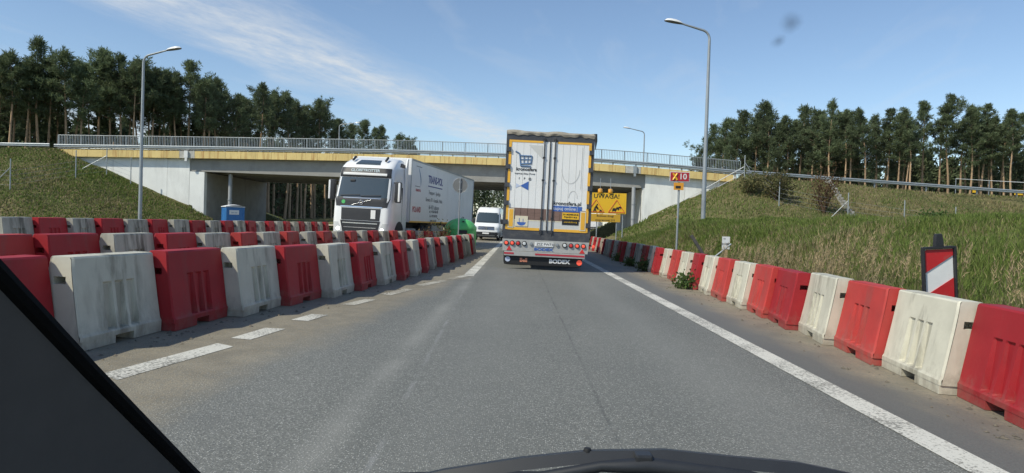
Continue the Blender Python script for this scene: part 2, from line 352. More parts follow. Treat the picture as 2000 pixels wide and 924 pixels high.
def asphalt_material(name, lane):
    M = bpy.data.materials.new(name); M.use_nodes = True; nt = M.node_tree; N = nt.nodes.new; L = nt.links.new
    b = nt.nodes['Principled BSDF']; b.inputs['Specular IOR Level'].default_value = 0.5
    tc = N('ShaderNodeTexCoord'); sep = N('ShaderNodeSeparateXYZ'); L(tc.outputs['Object'], sep.inputs[0]); X, Y = sep.outputs[0], sep.outputs[1]
    def m(op, a, b_=None, c=None, clamp=False):
        n = N('ShaderNodeMath'); n.operation = op; n.use_clamp = clamp
        for i, v in enumerate((a, b_, c)):
            if v is None: continue
            if isinstance(v, (int, float)): n.inputs[i].default_value = v
            else: L(v, n.inputs[i])
        return n.outputs[0]
    def noise(scale, det=6, rough=0.6, st=(1, 1, 1)):
        mp = N('ShaderNodeMapping'); mp.inputs['Scale'].default_value = st; L(tc.outputs['Object'], mp.inputs[0])
        n = N('ShaderNodeTexNoise'); n.inputs['Scale'].default_value = scale; n.inputs['Detail'].default_value = det; n.inputs['Roughness'].default_value = rough
        L(mp.outputs[0], n.inputs['Vector']); return n.outputs[0]
    def mr(v, a, b_, c, d):
        n = N('ShaderNodeMapRange'); n.inputs[1].default_value = a; n.inputs[2].default_value = b_; n.inputs[3].default_value = c; n.inputs[4].default_value = d; L(v, n.inputs[0]); return n.outputs[0]
    def mix(f, c0, c1):
        n = N('ShaderNodeMix'); n.data_type = 'RGBA'; L(f, n.inputs[0])
        for i, c in ((6, c0), (7, c1)):
            if isinstance(c, tuple): n.inputs[i].default_value = (*c, 1)
            else: L(c, n.inputs[i])
        return n.outputs[2]
    big = noise(0.55, 6, 0.6, (1, 0.25, 1)); fine = noise(55, 3, 0.7); grit = noise(150, 2, 0.6)
    vo = N('ShaderNodeTexVoronoi'); vo.inputs['Scale'].default_value = 84; L(tc.outputs['Object'], vo.inputs['Vector'])
    rv = N('ShaderNodeSeparateColor'); L(vo.outputs['Color'], rv.inputs[0])
    stone = m('MULTIPLY', mr(rv.outputs[0], 0.48, 0.90, 0, 1), mr(vo.outputs['Distance'], 0.25, 0.55, 1, 0))
    if lane:
        base = mix(mr(big, 0.35, 0.65, 0, 1), (0.140, 0.142, 0.125), (0.188, 0.188, 0.166))
        base = mix(mr(fine, 0.42, 0.7, 0, 0.7), base, (0.055, 0.056, 0.050))
        base = mix(m('MULTIPLY', stone, 0.82), base, (0.50, 0.495, 0.45))
        # polished wheel tracks
        w1 = m('SUBTRACT', 1, m('DIVIDE', m('ABSOLUTE', m('SUBTRACT', X, -0.35)), 0.55), clamp=True); w2 = m('SUBTRACT', 1, m('DIVIDE', m('ABSOLUTE', m('SUBTRACT', X, 1.65)), 0.5), clamp=True)
        base = mix(m('MULTIPLY', m('MULTIPLY', m('ADD', w1, w2), mr(noise(0.5, 5, 0.6, (1, .15, 1)), 0.35, 0.62, 0.3, 1)), 0.55), base, (0.215, 0.214, 0.194))
        # longitudinal joint, opened to a crack
        wob = m('MULTIPLY', m('SUBTRACT', noise(1.2, 5, 0.7), 0.5), 0.06)
        jx = m('ABSOLUTE', m('SUBTRACT', m('ADD', X, wob), 0.63))
        base = mix(m('MULTIPLY', mr(jx, 0.004, 0.018, 1, 0), mr(noise(2.5, 3), 0.4, 0.62, 0.08, 0.6)), base, (0.03, 0.03, 0.028))
        # pale scrape marks
        sx = m('ABSOLUTE', m('SUBTRACT', m('ADD', m('ADD', X, wob), m('MULTIPLY', Y, 0.028)), -0.62))
        base = mix(m('MULTIPLY', mr(sx, 0.004, 0.03, 0.55, 0), mr(noise(1.6, 4), 0.45, 0.64, 0.0, 1)), base, (0.3, 0.3, 0.29))
        pb = m('SUBTRACT', 1, m('DIVIDE', m('ABSOLUTE', m('SUBTRACT', m('ADD', X, m('MULTIPLY', wob, 1.6)), -1.04)), 0.17), clamp=True)
        base = mix(m('MULTIPLY', m('MULTIPLY', pb, mr(noise(0.7, 5), 0.35, 0.62, 0.25, 1)), 0.55), base, (0.30, 0.295, 0.265))
        base = mix(mr(noise(0.9, 7, 0.7), 0.52, 0.72, 0, 0.30), base, (0.105, 0.105, 0.098))
    else:
        base = mix(mr(big, 0.35, 0.65, 0, 1), (0.112, 0.113, 0.104), (0.145, 0.145, 0.132))
        base = mix(mr(fine, 0.45, 0.75, 0, 0.35), base, (0.03, 0.03, 0.03))
        base = mix(m('MULTIPLY', stone, 0.3), base, (0.20, 0.195, 0.185))
    # sand blown along the barriers
    sn = noise(1.1, 8, 0.65, (1, 0.45, 1)); sf = noise(40, 4, 0.7)
    lft = m('SUBTRACT', m('MULTIPLY', m('ADD', X, m('MULTIPLY', m('SUBTRACT', 16.0, Y, clamp=False), 0.0)), -1.0), m('ADD', 1.02, m('MULTIPLY', m('MAXIMUM', m('SUBTRACT', 16.0, Y), 0.0), 0.088)))
    rgt = m('SUBTRACT', X, 3.2)
    d = m('MAXIMUM', lft, rgt)
    s = m('ADD', d, m('MULTIPLY', m('SUBTRACT', sn, 0.5), 1.1))
    s = m('MULTIPLY', mr(s, -0.08, 0.38, 0, 1), mr(sf, 0.3, 0.62, 0.25, 1.0))
    sand = mix(mr(noise(3, 6), 0.35, 0.65, 0, 1), (0.235, 0.195, 0.128), (0.33, 0.278, 0.19))
    base = mix(m('MULTIPLY', s, 0.82), base, sand)
    L(base, b.inputs['Base Color']); b.inputs['Roughness'].default_value = 0.68
    bp = N('ShaderNodeBump'); bp.inputs['Strength'].default_value = 0.75 if lane else 0.4; bp.inputs['Distance'].default_value = 0.008
    L(m('ADD', m('MULTIPLY', fine, 0.9), m('ADD', m('MULTIPLY', stone, 0.7), m('MULTIPLY', grit, 0.3))), bp.inputs['Height']); L(bp.outputs[0], b.inputs['Normal'])
    return M
M_asphalt = asphalt_material('worn_asphalt', True)
M_shoulder = asphalt_material('smooth_asphalt', False)

def paint_material(name='worn_road_paint', lo=.72, hi=.82, wear=(0.15, 0.145, 0.125)):
    M = bpy.data.materials.new(name); M.use_nodes = True; nt = M.node_tree; N = nt.nodes.new; L = nt.links.new
    b = nt.nodes['Principled BSDF']; b.inputs['Roughness'].default_value = 0.7
    tc = N('ShaderNodeTexCoord')
    n1 = N('ShaderNodeTexNoise'); n1.inputs['Scale'].default_value = 42; n1.inputs['Detail'].default_value = 5; n1.inputs['Roughness'].default_value = 0.75; L(tc.outputs['Object'], n1.inputs['Vector'])
    n2 = N('ShaderNodeTexNoise'); n2.inputs['Scale'].default_value = 1.6; n2.inputs['Detail'].default_value = 5; L(tc.outputs['Object'], n2.inputs['Vector'])
    ad = N('ShaderNodeMath'); ad.operation = 'MULTIPLY_ADD'; ad.inputs[1].default_value = 0.45; L(n2.outputs[0], ad.inputs[0]); L(n1.outputs[0], ad.inputs[2])
    mr = N('ShaderNodeMapRange'); mr.inputs[1].default_value = lo; mr.inputs[2].default_value = hi; mr.inputs[3].default_value = 0; mr.inputs[4].default_value = 0.95; L(ad.outputs[0], mr.inputs[0])
    mx = N('ShaderNodeMix'); mx.data_type = 'RGBA'; L(mr.outputs[0], mx.inputs[0]); mx.inputs[6].default_value = (0.60, 0.585, 0.52, 1); mx.inputs[7].default_value = (*wear, 1)
    L(mx.outputs[2], b.inputs['Base Color'])
    bp = N('ShaderNodeBump'); bp.inputs['Strength'].default_value = 0.5; bp.inputs['Distance'].default_value = 0.006; L(n1.outputs[0], bp.inputs['Height']); L(bp.outputs[0], b.inputs['Normal'])
    return M
M_linepaint = paint_material(); M_linefaded = paint_material('faded_road_paint', .55, .80, (0.215, 0.19, 0.14))
M_sandpath = mat('sandy_track', (0.42, 0.35, 0.24), 0.95, 0.12, 1.0, 0.3, 5)

# ------------------------------------------------------------------ terrain
ZT_X = [-400, -60, -41, -26, -10, -1.4, 6.5, 11, 19.5, 27, 37, 47, 60, 400]
ZT_Z = [6.2, 6.45, 6.69, 6.93, 7.14, 7.10, 6.90, 6.70, 6.20, 5.98, 5.72, 5.45, 5.2, 4.6]
def ztop(x): return np.interp(x, ZT_X, ZT_Z)
BY0, BY1 = 60.0, 75.0                # faces of the bridge
AXL, AXR = -27.8, 10.8               # faces of the abutments
def south_edge(x): return np.interp(x, [-60, 19.5, 47, 80], [58.7, 58.7, 62.6, 67])
def curve(y): return 0.0026 * np.clip(y - 52, 0, 170) ** 2
def sstep(t):
    t = np.clip(t, 0, 1); return t * t * (3 - 2 * t)
def terrain(x, y):
    x = np.asarray(x, float); y = np.asarray(y, float)
    base = plane_z(x, y) - 0.05 - 0.10 * sstep((np.abs(x + 4.5) - 9.0) / 4) * (y < 200)
    base = base - 0.42 * np.exp(-((x + 20.5) / 4.5) ** 2) * sstep((y - 39) / 5) * (1 - sstep((y - 53) / 6))
    zt = ztop(x) - 0.12
    # left embankment with its cone in front of the wing wall
    dx = np.clip(x + 40.3, 0, None); dy = np.clip(58.7 - y, 0, None) + np.clip(y - 76.5, 0, None)
    el = zt - 0.43 * np.sqrt(dx * dx + dy * dy)
    # right embankment
    dx = np.clip(19.2 - x, 0, None); se = south_edge(x); dy = np.clip(se - y, 0, None) + np.clip(y - se - 17.5, 0, None) * 0.6
    er = zt - 0.54 * np.sqrt(dx * dx + dy * dy * 0.86)
    # low bank along the right verge
    xc = np.interp(y, [0, 13, 18, 24, 32, 38, 44, 60], [9.6, 9.5, 9.2, 8.8, 8.6, 8.2, 7.6, 7.0])
    am = np.interp(y, [-20, 13, 32, 38, 44, 52, 62], [1.85, 1.9, 1.95, 1.5, 0.85, 0.35, 0.0])
    u = (x - 4.9) / (xc - 4.9)
    up = np.where(u < 1, sstep(u) * 0.55 + 0.45 * np.clip(u, 0, 1) ** 0.9, 1.0)
    bank = base + am * up * (1 - 0.3 * sstep((x - xc - 0.5) / 5))
    h = np.maximum(base, np.maximum(el, np.maximum(er, bank)))
    inside = (y > BY0 + 0.05) & (y < BY1 - 0.05) & ((x < AXL - 0.55) | (x > AXR + 0.55))
    h = np.where(inside, zt - 0.35, h)
    under = (y > 59.3) & (y < 76) & (x > AXL - 0.5) & (x < AXR + 0.5)
    h = np.where(under, base, h)
    far = sstep((np.hypot(x, y) - 240) / 300)
    lump = 0.10 * np.sin(x * 0.9 + 1.3 * np.sin(y * 0.4)) * np.cos(y * 0.8 + np.sin(x * 0.7)) + 0.05 * np.sin(2.3 * x + y) * np.cos(1.9 * y - x)
    off = (h > base + 0.12) & ~inside
    h = h + np.where(off, lump * 0.8, 0)
    return h * (1 - far) + far * (1.0 + 0.004 * np.hypot(x, y))

def axis(lo, hi, fine_lo, fine_hi, step, grow=1.16):
    a = list(np.arange(fine_lo, fine_hi + 1e-6, step)); s = step; v = fine_hi
    while v < hi: s *= grow; v += s; a.append(v)
    s = step; v = fine_lo
    while v > lo: s *= grow; v -= s; a.insert(0, v)
    return np.array(a)
def make_ground():
    xs = axis(-1500, 1500, -60, 60, 0.6); ys = axis(-300, 2500, -6, 84, 0.6)
    X, Y = np.meshgrid(xs, ys, indexing='ij'); Z = terrain(X, Y)
    V = np.stack([X, Y, Z], -1).reshape(-1, 3); ni, nj = X.shape
    i, j = np.meshgrid(np.arange(ni - 1), np.arange(nj - 1), indexing='ij'); a = (i * nj + j).ravel()
    F = np.stack([a, a + nj, a + nj + 1, a + 1], -1)
    o = np_mesh('ground', V, F, M_ground, kind='structure'); o.data.polygons.foreach_set('use_smooth', np.ones(len(F), bool))
    tag(o, 'grassy verge, banks and forest floor', None)
make_ground()

def road_rows(): return np.concatenate([np.arange(-8, 48, 2.0), np.arange(48, 215, 2.5)])
def xl(y): return np.interp(y, [-10, 44, 72, 120], [-13.6, -13.6, -8.5, -7.5])
def strip(name, fx0, fx1, n, material, dz, kind='structure', parent=None, ys=None):
    ys = road_rows() if ys is None else ys
    P = []
    for y in ys:
        a, b = float(fx0(y)), float(fx1(y)); row = []
        for k in range(n + 1):
            x = a + (b - a) * k / n; row.append((x + float(curve(y)), float(y), float(plane_z(x, y)) + dz))
        P.append(row)
    mb = MB(); mb.grid(P); o = mb.build(name, material, parent, smooth=40)
    if o.data.polygons[0].normal.z < 0: o.data.flip_normals()
    if kind: o['kind'] = kind
    return o
road = strip('road', xl, lambda y: 2.80, 16, M_asphalt, 0.0); tag(road, 'grey asphalt carriageway running under the bridge')
shoulder = strip('road_shoulder', lambda y: 2.80, lambda y: 5.15, 4, M_shoulder, 0.0); tag(shoulder, 'dusty smooth asphalt shoulder beside the right barriers')

def quad_mark(name, pts, parent, m=None):
    """a painted mark drawn as a thin raised sheet on the road"""
    mb = MB(); mb.add([(p[0] + float(curve(p[1])), p[1], float(plane_z(p[0], p[1])) + 0.005) for p in pts], [(0, 1, 2, 3)])
    o = mb.build(name, m or M_linepaint, parent)
    if o.data.polygons[0].normal.z < 0: o.data.flip_normals()
    return o
strip('edge_line', lambda y: 2.555, lambda y: 2.79, 1, M_linepaint, 0.005, None, road, np.arange(-2, 60, 1.5))
strip('edge_line', lambda y: 2.555, lambda y: 2.79, 1, M_linepaint, 0.005, None, road, np.arange(64, 200, 2.5))
strip('lane_line', lambda y: -1.27, lambda y: -1.02, 1, M_linepaint, 0.005, None, road, np.arange(16.2, 66, 1.5))
for q in ([(-3.62, 2.4), (-3.34, 3.75), (-3.12, 3.7), (-3.40, 2.35)], [(-3.05, 5.0), (-2.80, 6.40), (-2.60, 6.28), (-2.84, 4.85)], [(-2.80, 6.70), (-2.72, 7.40), (-2.50, 7.40), (-2.59, 6.66)],
          [(-2.66, 8.05), (-2.58, 8.62), (-2.37, 8.60), (-2.45, 8.03)], [(-2.5, 9.7), (-2.32, 10.5), (-2.14, 10.5), (-2.3, 9.7)], [(-2.25, 11.3), (-2.03, 12.4), (-1.86, 12.3), (-2.06, 11.2)],
          [(-1.95, 13.2), (-1.62, 14.6), (-1.46, 14.5), (-1.78, 13.1)], [(-1.55, 15.0), (-1.28, 16.3), (-1.10, 16.2), (-1.38, 14.9)]):
    quad_mark('dash_line', q, road, M_linefaded if q[0][1] > 9 else None)
for k in range(9):      # hatching in the gore beyond the barrier row
    y = 33.0 + k * 2.2; quad_mark('hatch_line', [(-2.6 + 0.09 * k, y), (-1.32, y + 1.5), (-1.32, y + 1.9), (-2.6 + 0.09 * k, y + 0.4)], road)
tr = strip('sandy_track', lambda y: -34 + 0.0 * y, lambda y: -9.6, 10, M_sandpath, 0.012, 'structure', None, np.arange(81, 93, 1.0)); tag(tr, 'pale sandy forest track beyond the bridge')

# ------------------------------------------------------------------ bridge
bridge = empty('overpass_bridge', (0, BY0, 0)); tag(bridge, 'concrete road overpass with yellow edge and white abutment walls', 'bridge')
FX0, FX1 = -40.6, 18.6; npan = 44
for k in range(npan):
    a = FX0 + (FX1 - FX0) * k / npan + 0.012; b = FX0 + (FX1 - FX0) * (k + 1) / npan - 0.012
    za, zb = float(ztop(a)), float(ztop(b)); y0, y1 = -0.42, -0.12
    mb = MB(); mb.add([(a, y0, za - .62), (b, y0, zb - .62), (b, y1, zb - .62), (a, y1, za - .62), (a, y0, za), (b, y0, zb), (b, y1, zb), (a, y1, za)],
                      [(0,3,2,1),(4,5,6,7),(0,1,5,4),(1,2,6,5),(2,3,7,6),(3,0,4,7)])
    mm = M_patch if abs((a + b) / 2 + 29.2) < 1.3 or abs((a + b) / 2 - 10.2) < 0.9 else M_fascia
    mb.build('fascia_panel', mm, bridge)
# deck slab (follows the crest curve), girder, soffit
xs = np.linspace(FX0, FX1, 40)
mb = MB(); P = []
for x in xs:
    zt = float(ztop(x)) - 0.06; P.append([(x, -0.12, zt - .42), (x, -0.12, zt), (x, 15.1, zt), (x, 15.1, zt - .42), (x, -0.12, zt - .42)])
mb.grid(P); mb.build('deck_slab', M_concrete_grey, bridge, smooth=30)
mb = MB(); prof = [(AXL - 1.45, 0), (AXL + 1.6, 0), (AXR - 1.2, 0), (AXR + 0.25, 0)]
def zsof(x): return np.interp(x, [-30, -16, 6.5, 11], [5.18, 5.06, 5.0, 4.9])
for gy, dp in ((0.12, 0.9), (3.5, 0.6), (7.0, 0.6), (10.5, 0.6), (14.0, 0.9)):
    mb = MB(); P = []
    for x in np.linspace(AXL - 1.3, AXR + 0.2, 24):
        b0 = float(zsof(x)); t0 = float(ztop(x)) - .5; P.append([(x, gy, b0), (x, gy, t0), (x, gy + dp, t0), (x, gy + dp, b0), (x, gy, b0)])
    mb.grid(P); e = len(P)
    mb.f.append((0, 1, 2, 3)); mb.f.append(((e - 1) * 5 + 3, (e - 1) * 5 + 2, (e - 1) * 5 + 1, (e - 1) * 5))
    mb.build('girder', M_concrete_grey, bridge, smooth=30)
# abutments: a front wall under the deck and wing walls in the plane of the bridge face
def wing(xa, xb, zoff, y0=0.02, th=0.55, name='wing_wall', m=M_concrete, cut=None):
    mb = MB(); za = float(ztop(xa)) - zoff; zb = float(ztop(xb)) - zoff
    poly = [(xa, -0.8), (xb, -0.8), (xb, zb)] + ([(cut[0], zb), (cut[0], za)] if False else []) + [(xa, za)]
    mb.prism(poly, 'y', y0, y0 + th); return mb.build(name, m, bridge)
for xa, xb in ((-40.5, -35.9), (-35.88, -31.1), (-31.08, AXL - 1.32)): wing(xa, xb, 0.46)
for xa, xb in ((AXR + 0.22, 14.5), (14.52, 18.5)): wing(xa, xb, 0.46)
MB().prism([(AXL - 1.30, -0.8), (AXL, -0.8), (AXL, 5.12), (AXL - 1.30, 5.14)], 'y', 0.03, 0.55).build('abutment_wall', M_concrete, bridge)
for k in range(5): MB().prism([(AXL - 1.30, -0.8), (AXL - .01, -0.8), (AXL - .01, 5.10), (AXL - 1.30, 5.12)], 'y', 0.57 + 2.88 * k, 0.57 + 2.88 * k + 2.86).build('abutment_wall', M_concrete_grey, bridge)  # inner face: shade under the deck put into the colour by darker grey
MB().prism([(AXR, -0.8), (AXR + 1.3, -0.8), (AXR + 1.3, 4.88), (AXR, 4.9)], 'y', 0.03, 0.55).build('abutment_wall', M_concrete, bridge)
MB().prism([(AXR + .01, -0.8), (AXR + 1.3, -0.8), (AXR + 1.3, 4.86), (AXR + .01, 4.88)], 'y', 0.57, 14.95).build('abutment_wall', M_concrete, bridge)
for xa, xb in ((-40.5, AXL - 1.35), (AXR + 0.3, 18.5)): wing(xa, xb, 0.5, 14.4, 0.5, 'wing_wall')
# drain spout boxes on the fascia
for x in (-29.2, 10.0):
    mb = MB(); z = float(ztop(x)); mb.box((x, -0.5, z - 0.3), (0.32, 0.14, 0.62)); mb.box((x, -0.5, z - 0.75), (0.2, 0.12, 0.3)); mb.build('drain_spout', M_white_sheet if x < 0 else M_galv, bridge, bevel=0.015)
# down pipes in front of the abutment faces
for x, y, zt, zb in ((AXL + 1.95, 0.9, 5.05, 0.3), (AXR - 0.75, 0.1, 4.95, -0.3)):
    p = empty('drain_pipe', (x, BY0 + y, 0)); tag(p, 'grey vertical drainpipe under the ' + ('left end of the bridge near the blue toilet' if x < 0 else 'right end of the bridge beside the white wall'), 'pipe', 'drainpipes under the bridge')
    MB().tube([(0, 0, zb), (0, 0, zt)], 0.17, 12).build('pipe', M_pipe, p, smooth=40)
    for z in (zb + 1.1, zb + 2.4, zb + 3.7): MB().tube([(0, 0, z), (0, 0, z + .1)], 0.205, 12).build('pipe_collar', M_galv_dark, p, smooth=40)

# parapet railing with upright bars, one panel a part
rail = empty('bridge_railing', (0, BY0 - 0.02, 0)); tag(rail, 'tall pale steel railing with close upright bars along the bridge', 'railing')
x = -40.9; RX1 = 19.3; step = 2.0
while x < RX1 - 0.5:
    xb = min(x + step, RX1); mb = MB(); nb = int((xb - x) / 0.135)
    for k in range(nb + 1):
        xx = x + (xb - x) * k / nb; z0 = float(ztop(xx)) + 0.14; mb.box((xx, 0.12, z0 + 0.57), (0.028, 0.028, 1.14))
    za, zb_ = float(ztop(x)), float(ztop(xb))
    mb.build('railing_panel', M_galv, rail)
    for dz, r in ((1.30, 0.035), (0.14, 0.022)):
        MB().tube([(x, 0.12, za + dz), (xb, 0.12, zb_ + dz)], r, 6).build('rail_bar', M_galv, rail, smooth=60)
    MB().box((x + 0.04, 0.12, za + 0.66), (0.05, 0.05, 1.32)).build('railing_post', M_galv, rail)
    x = xb
MB().box((RX1, 0.12, float(ztop(RX1)) + 0.66), (0.05, 0.05, 1.32)).build('railing_post', M_galv, rail)

def wbeam(pts, h0, name, label, post_len, post_step=2.0, material=M_galv):
    """W-profile crash barrier along pts; pts (x, y, z of ground)"""
    g = empty(name, pts[0]); tag(g, label, 'guardrail', 'steel guardrails along the upper road'); o = Vector(pts[0])
    prof = [(0.0, -.155), (-.04, -.14), (-.08, -.09), (-.08, -.06), (-.02, -.02), (-.02, .02), (-.08, .06), (-.08, .09), (-.04, .14), (0.0, .155)]
    for a, b in zip(pts[:-1], pts[1:]):
        a, b = Vector(a) - o, Vector(b) - o
        P = [[(q.x, q.y + dy, q.z + h0 + dz) for dy, dz in prof + [(0.015, .155), (0.015, -.155), prof[0]]] for q in (a, b)]
        mb = MB(); mb.grid(P); mb.build('beam', material, g, smooth=30)
        n = max(1, int(round((b - a).length / post_step)))
        for k in range(n):
            q = a.lerp(b, (k + .5) / n); MB().box((q.x, q.y + 0.09, q.z + h0 + .1 - post_len / 2), (0.09, 0.13, post_len)).build('post', M_galv_dark, g)
    return g
gy = BY0 - 0.36
bx = np.arange(-40.9, 19.4, 4.0)
wbeam([(float(x), gy + 0.0, float(ztop(x))) for x in list(bx) + [19.4]], 0.30, 'guardrail', 'low steel guardrail fixed along the yellow bridge edge', 0.42, 2.0)
wbeam([(float(x), 59.2, float(ztop(x)) - 0.2) for x in (-70, -62, -54, -48, -41.0)], 0.5, 'guardrail', 'steel guardrail on the grass crest to the left of the bridge', 0.95, 4.0)
wbeam([(float(x), float(south_edge(x)) + .45, float(ztop(x)) - 0.2) for x in (19.5, 24, 29, 34, 39, 44, 50, 58, 70)], 0.5, 'guardrail', 'long steel guardrail sloping down to the right of the bridge', 0.95, 4.0)

# stairs down the right wing wall, with a handrail
st = empty('embankment_stairs', (0, 0, 0)); tag(st, 'narrow concrete stairs with pale handrail beside the right bridge wall', 'stairs')
a, b = Vector((18.9, 59.15, 5.75)), Vector((9.9, 59.15, 0.35)); n = 24
for k in range(n):
    q = a.lerp(b, (k + .5) / n); MB().box((q.x, q.y + 0.15, q.z + 0.03), (0.40, 1.0, 0.26)).build('stair_step', M_concrete_grey, st)
up = Vector((0, 0, 1.0))
MB().tube([a + up + Vector((.4, -.4, 0.22)), b + up + Vector((0, -.4, 0.0))], 0.035, 6).build('handrail', M_white_sheet, st, smooth=60)
MB().tube([a + up * .5 + Vector((.4, -.4, 0.22)), b + up * .5 + Vector((0, -.4, 0))], 0.022, 6).build('handrail', M_white_sheet, st, smooth=60)
for k in range(6):
    q = a.lerp(b, (k + .2) / 6); MB().tube([q + Vector((0, -.4, -.3)), q + Vector((0, -.4, 1.08))], 0.03, 6).build('handrail_post', M_galv, st, smooth=60)

# ------------------------------------------------------------------ plastic barriers
def barrier_mesh(name, material, seed, L=1.19, H=0.80):
    rs = random.Random(seed)
    zs = [0.075, 0.115, 0.130, 0.145, 0.37, 0.545, 0.565, 0.70, 0.785, 0.80]
    ws = [0.222, 0.222, 0.212, 0.206, 0.166, 0.137, 0.134, 0.112, 0.102, 0.088]
    g = [-0.17, 0.0, 0.17]; hw = 0.050
    cols = [-L/2, -L/2 + .018, -.34] + [v for c in g for v in (c - hw - .014, c - hw, c + hw, c + hw + .014)] + [.34, L/2 - .018, L/2]
    inn = [0, 0, 0] + [v for c in g for v in (0, 1, 1, 0)] + [0, 0, 0]
    edge = [1, 0, 0] + [0] * 12 + [0, 0, 1]
    mb = MB()
    for sgn in (-1, 1):
        P = []
        for z, w in zip(zs, ws):
            row = []
            for x, i, e in zip(cols, inn, edge):
                rec = max(0.022, min(0.052, w - 0.131)) if (i and 0.14 < z < 0.55) else 0.0
                y = w - rec - (0.016 if e else 0); bow = 0.006 * math.sin(3.1 * (z + seed)) * math.cos(2.5 * x + seed)
                xx = x * (1.0 if z < 0.6 else 1.0 - 0.02 * (z - 0.6) / 0.2)
                row.append((xx, sgn * (y + bow), z))
            P.append(row)
        mb.grid(P)
    top = [[(x * 0.98, s * (ws[-1] - (0.016 if e else 0)), H - (0.006 if e else 0)) for s in (-1, 0, 1)] for x, e in zip(cols, edge)]; mb.grid(top)
    mb.grid([[(x, s * (ws[0] - (0.016 if e else 0)), 0.075) for s in (-1, 1)] for x, e in zip(cols, edge)])
    # ends, each with a coupling slot
    for sgn in (-1, 1):
        P = []
        ez = [0.075, 0.13, 0.145, 0.37, 0.565, 0.572, 0.622, 0.63, 0.70, 0.775, 0.80]
        for z in ez:
            w = np.interp(z, zs, ws) - 0.016; row = []; xk = L/2 * (1.0 if z < 0.6 else 1.0 - 0.02 * (z - 0.6) / 0.2)
            for f in (-1, -0.5, -0.44, 0.44, 0.5, 1):
                deep = 0.14 if (abs(f) < 0.45 and 0.57 < z < 0.625) else 0
                row.append((sgn * (xk - deep), f * w, z))
            P.append(row)
        mb.grid(P)
    # feet, with the lifting gap between them
    for x0, x1 in ((-L/2 + .012, -0.135), (0.135, L/2 - .012)):
        mb.box(((x0 + x1) / 2, 0, 0.038), (x1 - x0, 0.436, 0.076))
    me_o = mb.build(name, material, None, smooth=32)
    me = me_o.data; bpy.data.objects.remove(me_o)
    bm = bmesh.new(); bm.from_mesh(me); bmesh.ops.remove_doubles(bm, verts=bm.verts, dist=0.0008); bmesh.ops.recalc_face_normals(bm, faces=bm.faces); bm.to_mesh(me); bm.free(); smooth_by_angle(me, 32)
    return me
BAR = {'w': [barrier_mesh('plastic_barrier_body', M_white_pl, s) for s in (1, 2)], 'd': [barrier_mesh('plastic_barrier_body', M_white_pl_dirty, s) for s in (3, 4)],
       'r': [barrier_mesh('plastic_barrier_body', M_red_pl, s) for s in (5, 6)], 'f': [barrier_mesh('plastic_barrier_body', M_red_faded, s) for s in (7, 8)]}
def ordinal(n):
    return '%d%s' % (n, 'th' if 10 <= n % 100 <= 20 else {1: 'st', 2: 'nd', 3: 'rd'}.get(n % 10, 'th'))
WORD = {'w': 'white', 'd': 'grimy white', 'r': 'red', 'f': 'faded red'}
def resample(poly, y_start, step, n):
    P = [np.array(p, float) for p in poly]; seg = [np.linalg.norm(b - a) for a, b in zip(P[:-1], P[1:])]; cum = np.concatenate([[0], np.cumsum(seg)])
    xs = [p[0] for p in P]; ys = [p[1] for p in P]
    s0 = np.interp(y_start, ys, cum)
    S = s0 + step * np.arange(n + 1); S = S[S <= cum[-1]]
    return [(float(np.interp(s, cum, xs)), float(np.interp(s, cum, ys))) for s in S]
def barrier_row(poly, y_start, n, colours, phrase, group, seed, skew=0.0, lift=0.0, step=1.205):
    rs = random.Random(seed); pts = resample(poly, y_start, step, n)
    for k, (a, b) in enumerate(zip(pts[:-1], pts[1:])):
        c = colours[k]; x, y = (a[0] + b[0]) / 2 + rs.uniform(-.025, .025), (a[1] + b[1]) / 2
        ang = math.atan2(b[1] - a[1], b[0] - a[0]) + R(skew + rs.uniform(-2.0, 2.0)) + (math.pi if rs.random() < .5 else 0)
        o = link('plastic_barrier', BAR[c][rs.randrange(2)])
        q = Quaternion((0, 1, 0), TILT if x > -3 else TILT * 1.6) @ Quaternion((0, 0, 1), ang)
        o.rotation_mode = 'QUATERNION'; o.rotation_quaternion = q
        o.location = (x, y, float(plane_z(x, y)) + 0.004 + lift); s = rs.uniform(0.985, 1.015); o.scale = (1.0, s, s)
        tag(o, '%s plastic barrier, %s from the camera %s' % (WORD[c], ordinal(k + 1), phrase), 'barrier', group)
alt = lambda first, n, a='w', b='r': [(a if (i % 2 == 0) == (first == a) else b) for i in range(n)]
c1 = ['r', 'w', 'r', 'w', 'r', 'w', 'r', 'w', 'r', 'w', 'r', 'd', 'f', 'd', 'r', 'd', 'r', 'd', 'd', 'r', 'd', 'f']
barrier_row([(-4.62, 2.0), (-4.16, 4.4), (-3.75, 6.76), (-3.33, 9.16), (-2.93, 11.6), (-2.62, 14.2), (-2.42, 17.0), (-2.22, 22), (-1.95, 30), (-1.9, 34)], 4.50, 21, c1, 'in the front row left of the lane', 'front barrier row left of the lane', 1, 7.0)
c2 = ['f', 'r', 'd', 'r', 'd', 'f', 'd', 'f', 'd', 'f', 'd', 'f', 'd', 'r', 'd', 'f', 'd', 'r', 'd', 'f', 'd', 'r', 'd', 'r', 'r']
barrier_row([(-6.75, 4.0), (-6.2, 8.65), (-5.75, 13), (-5.45, 18), (-5.15, 23), (-4.45, 29), (-3.55, 33.6), (-3.4, 36)], 7.45, 23, c2, 'in the middle row on the left', 'middle barrier row on the left', 2, 8.5)
c3 = ['d', 'r'] * 12
barrier_row([(-10.85, 10.0), (-11.15, 18), (-11.0, 24), (-11.15, 30), (-11.5, 44)], 14.2, 22, c3, 'in the rearmost row before the blue toilet', 'rear barrier row on the left', 3, 7.0)
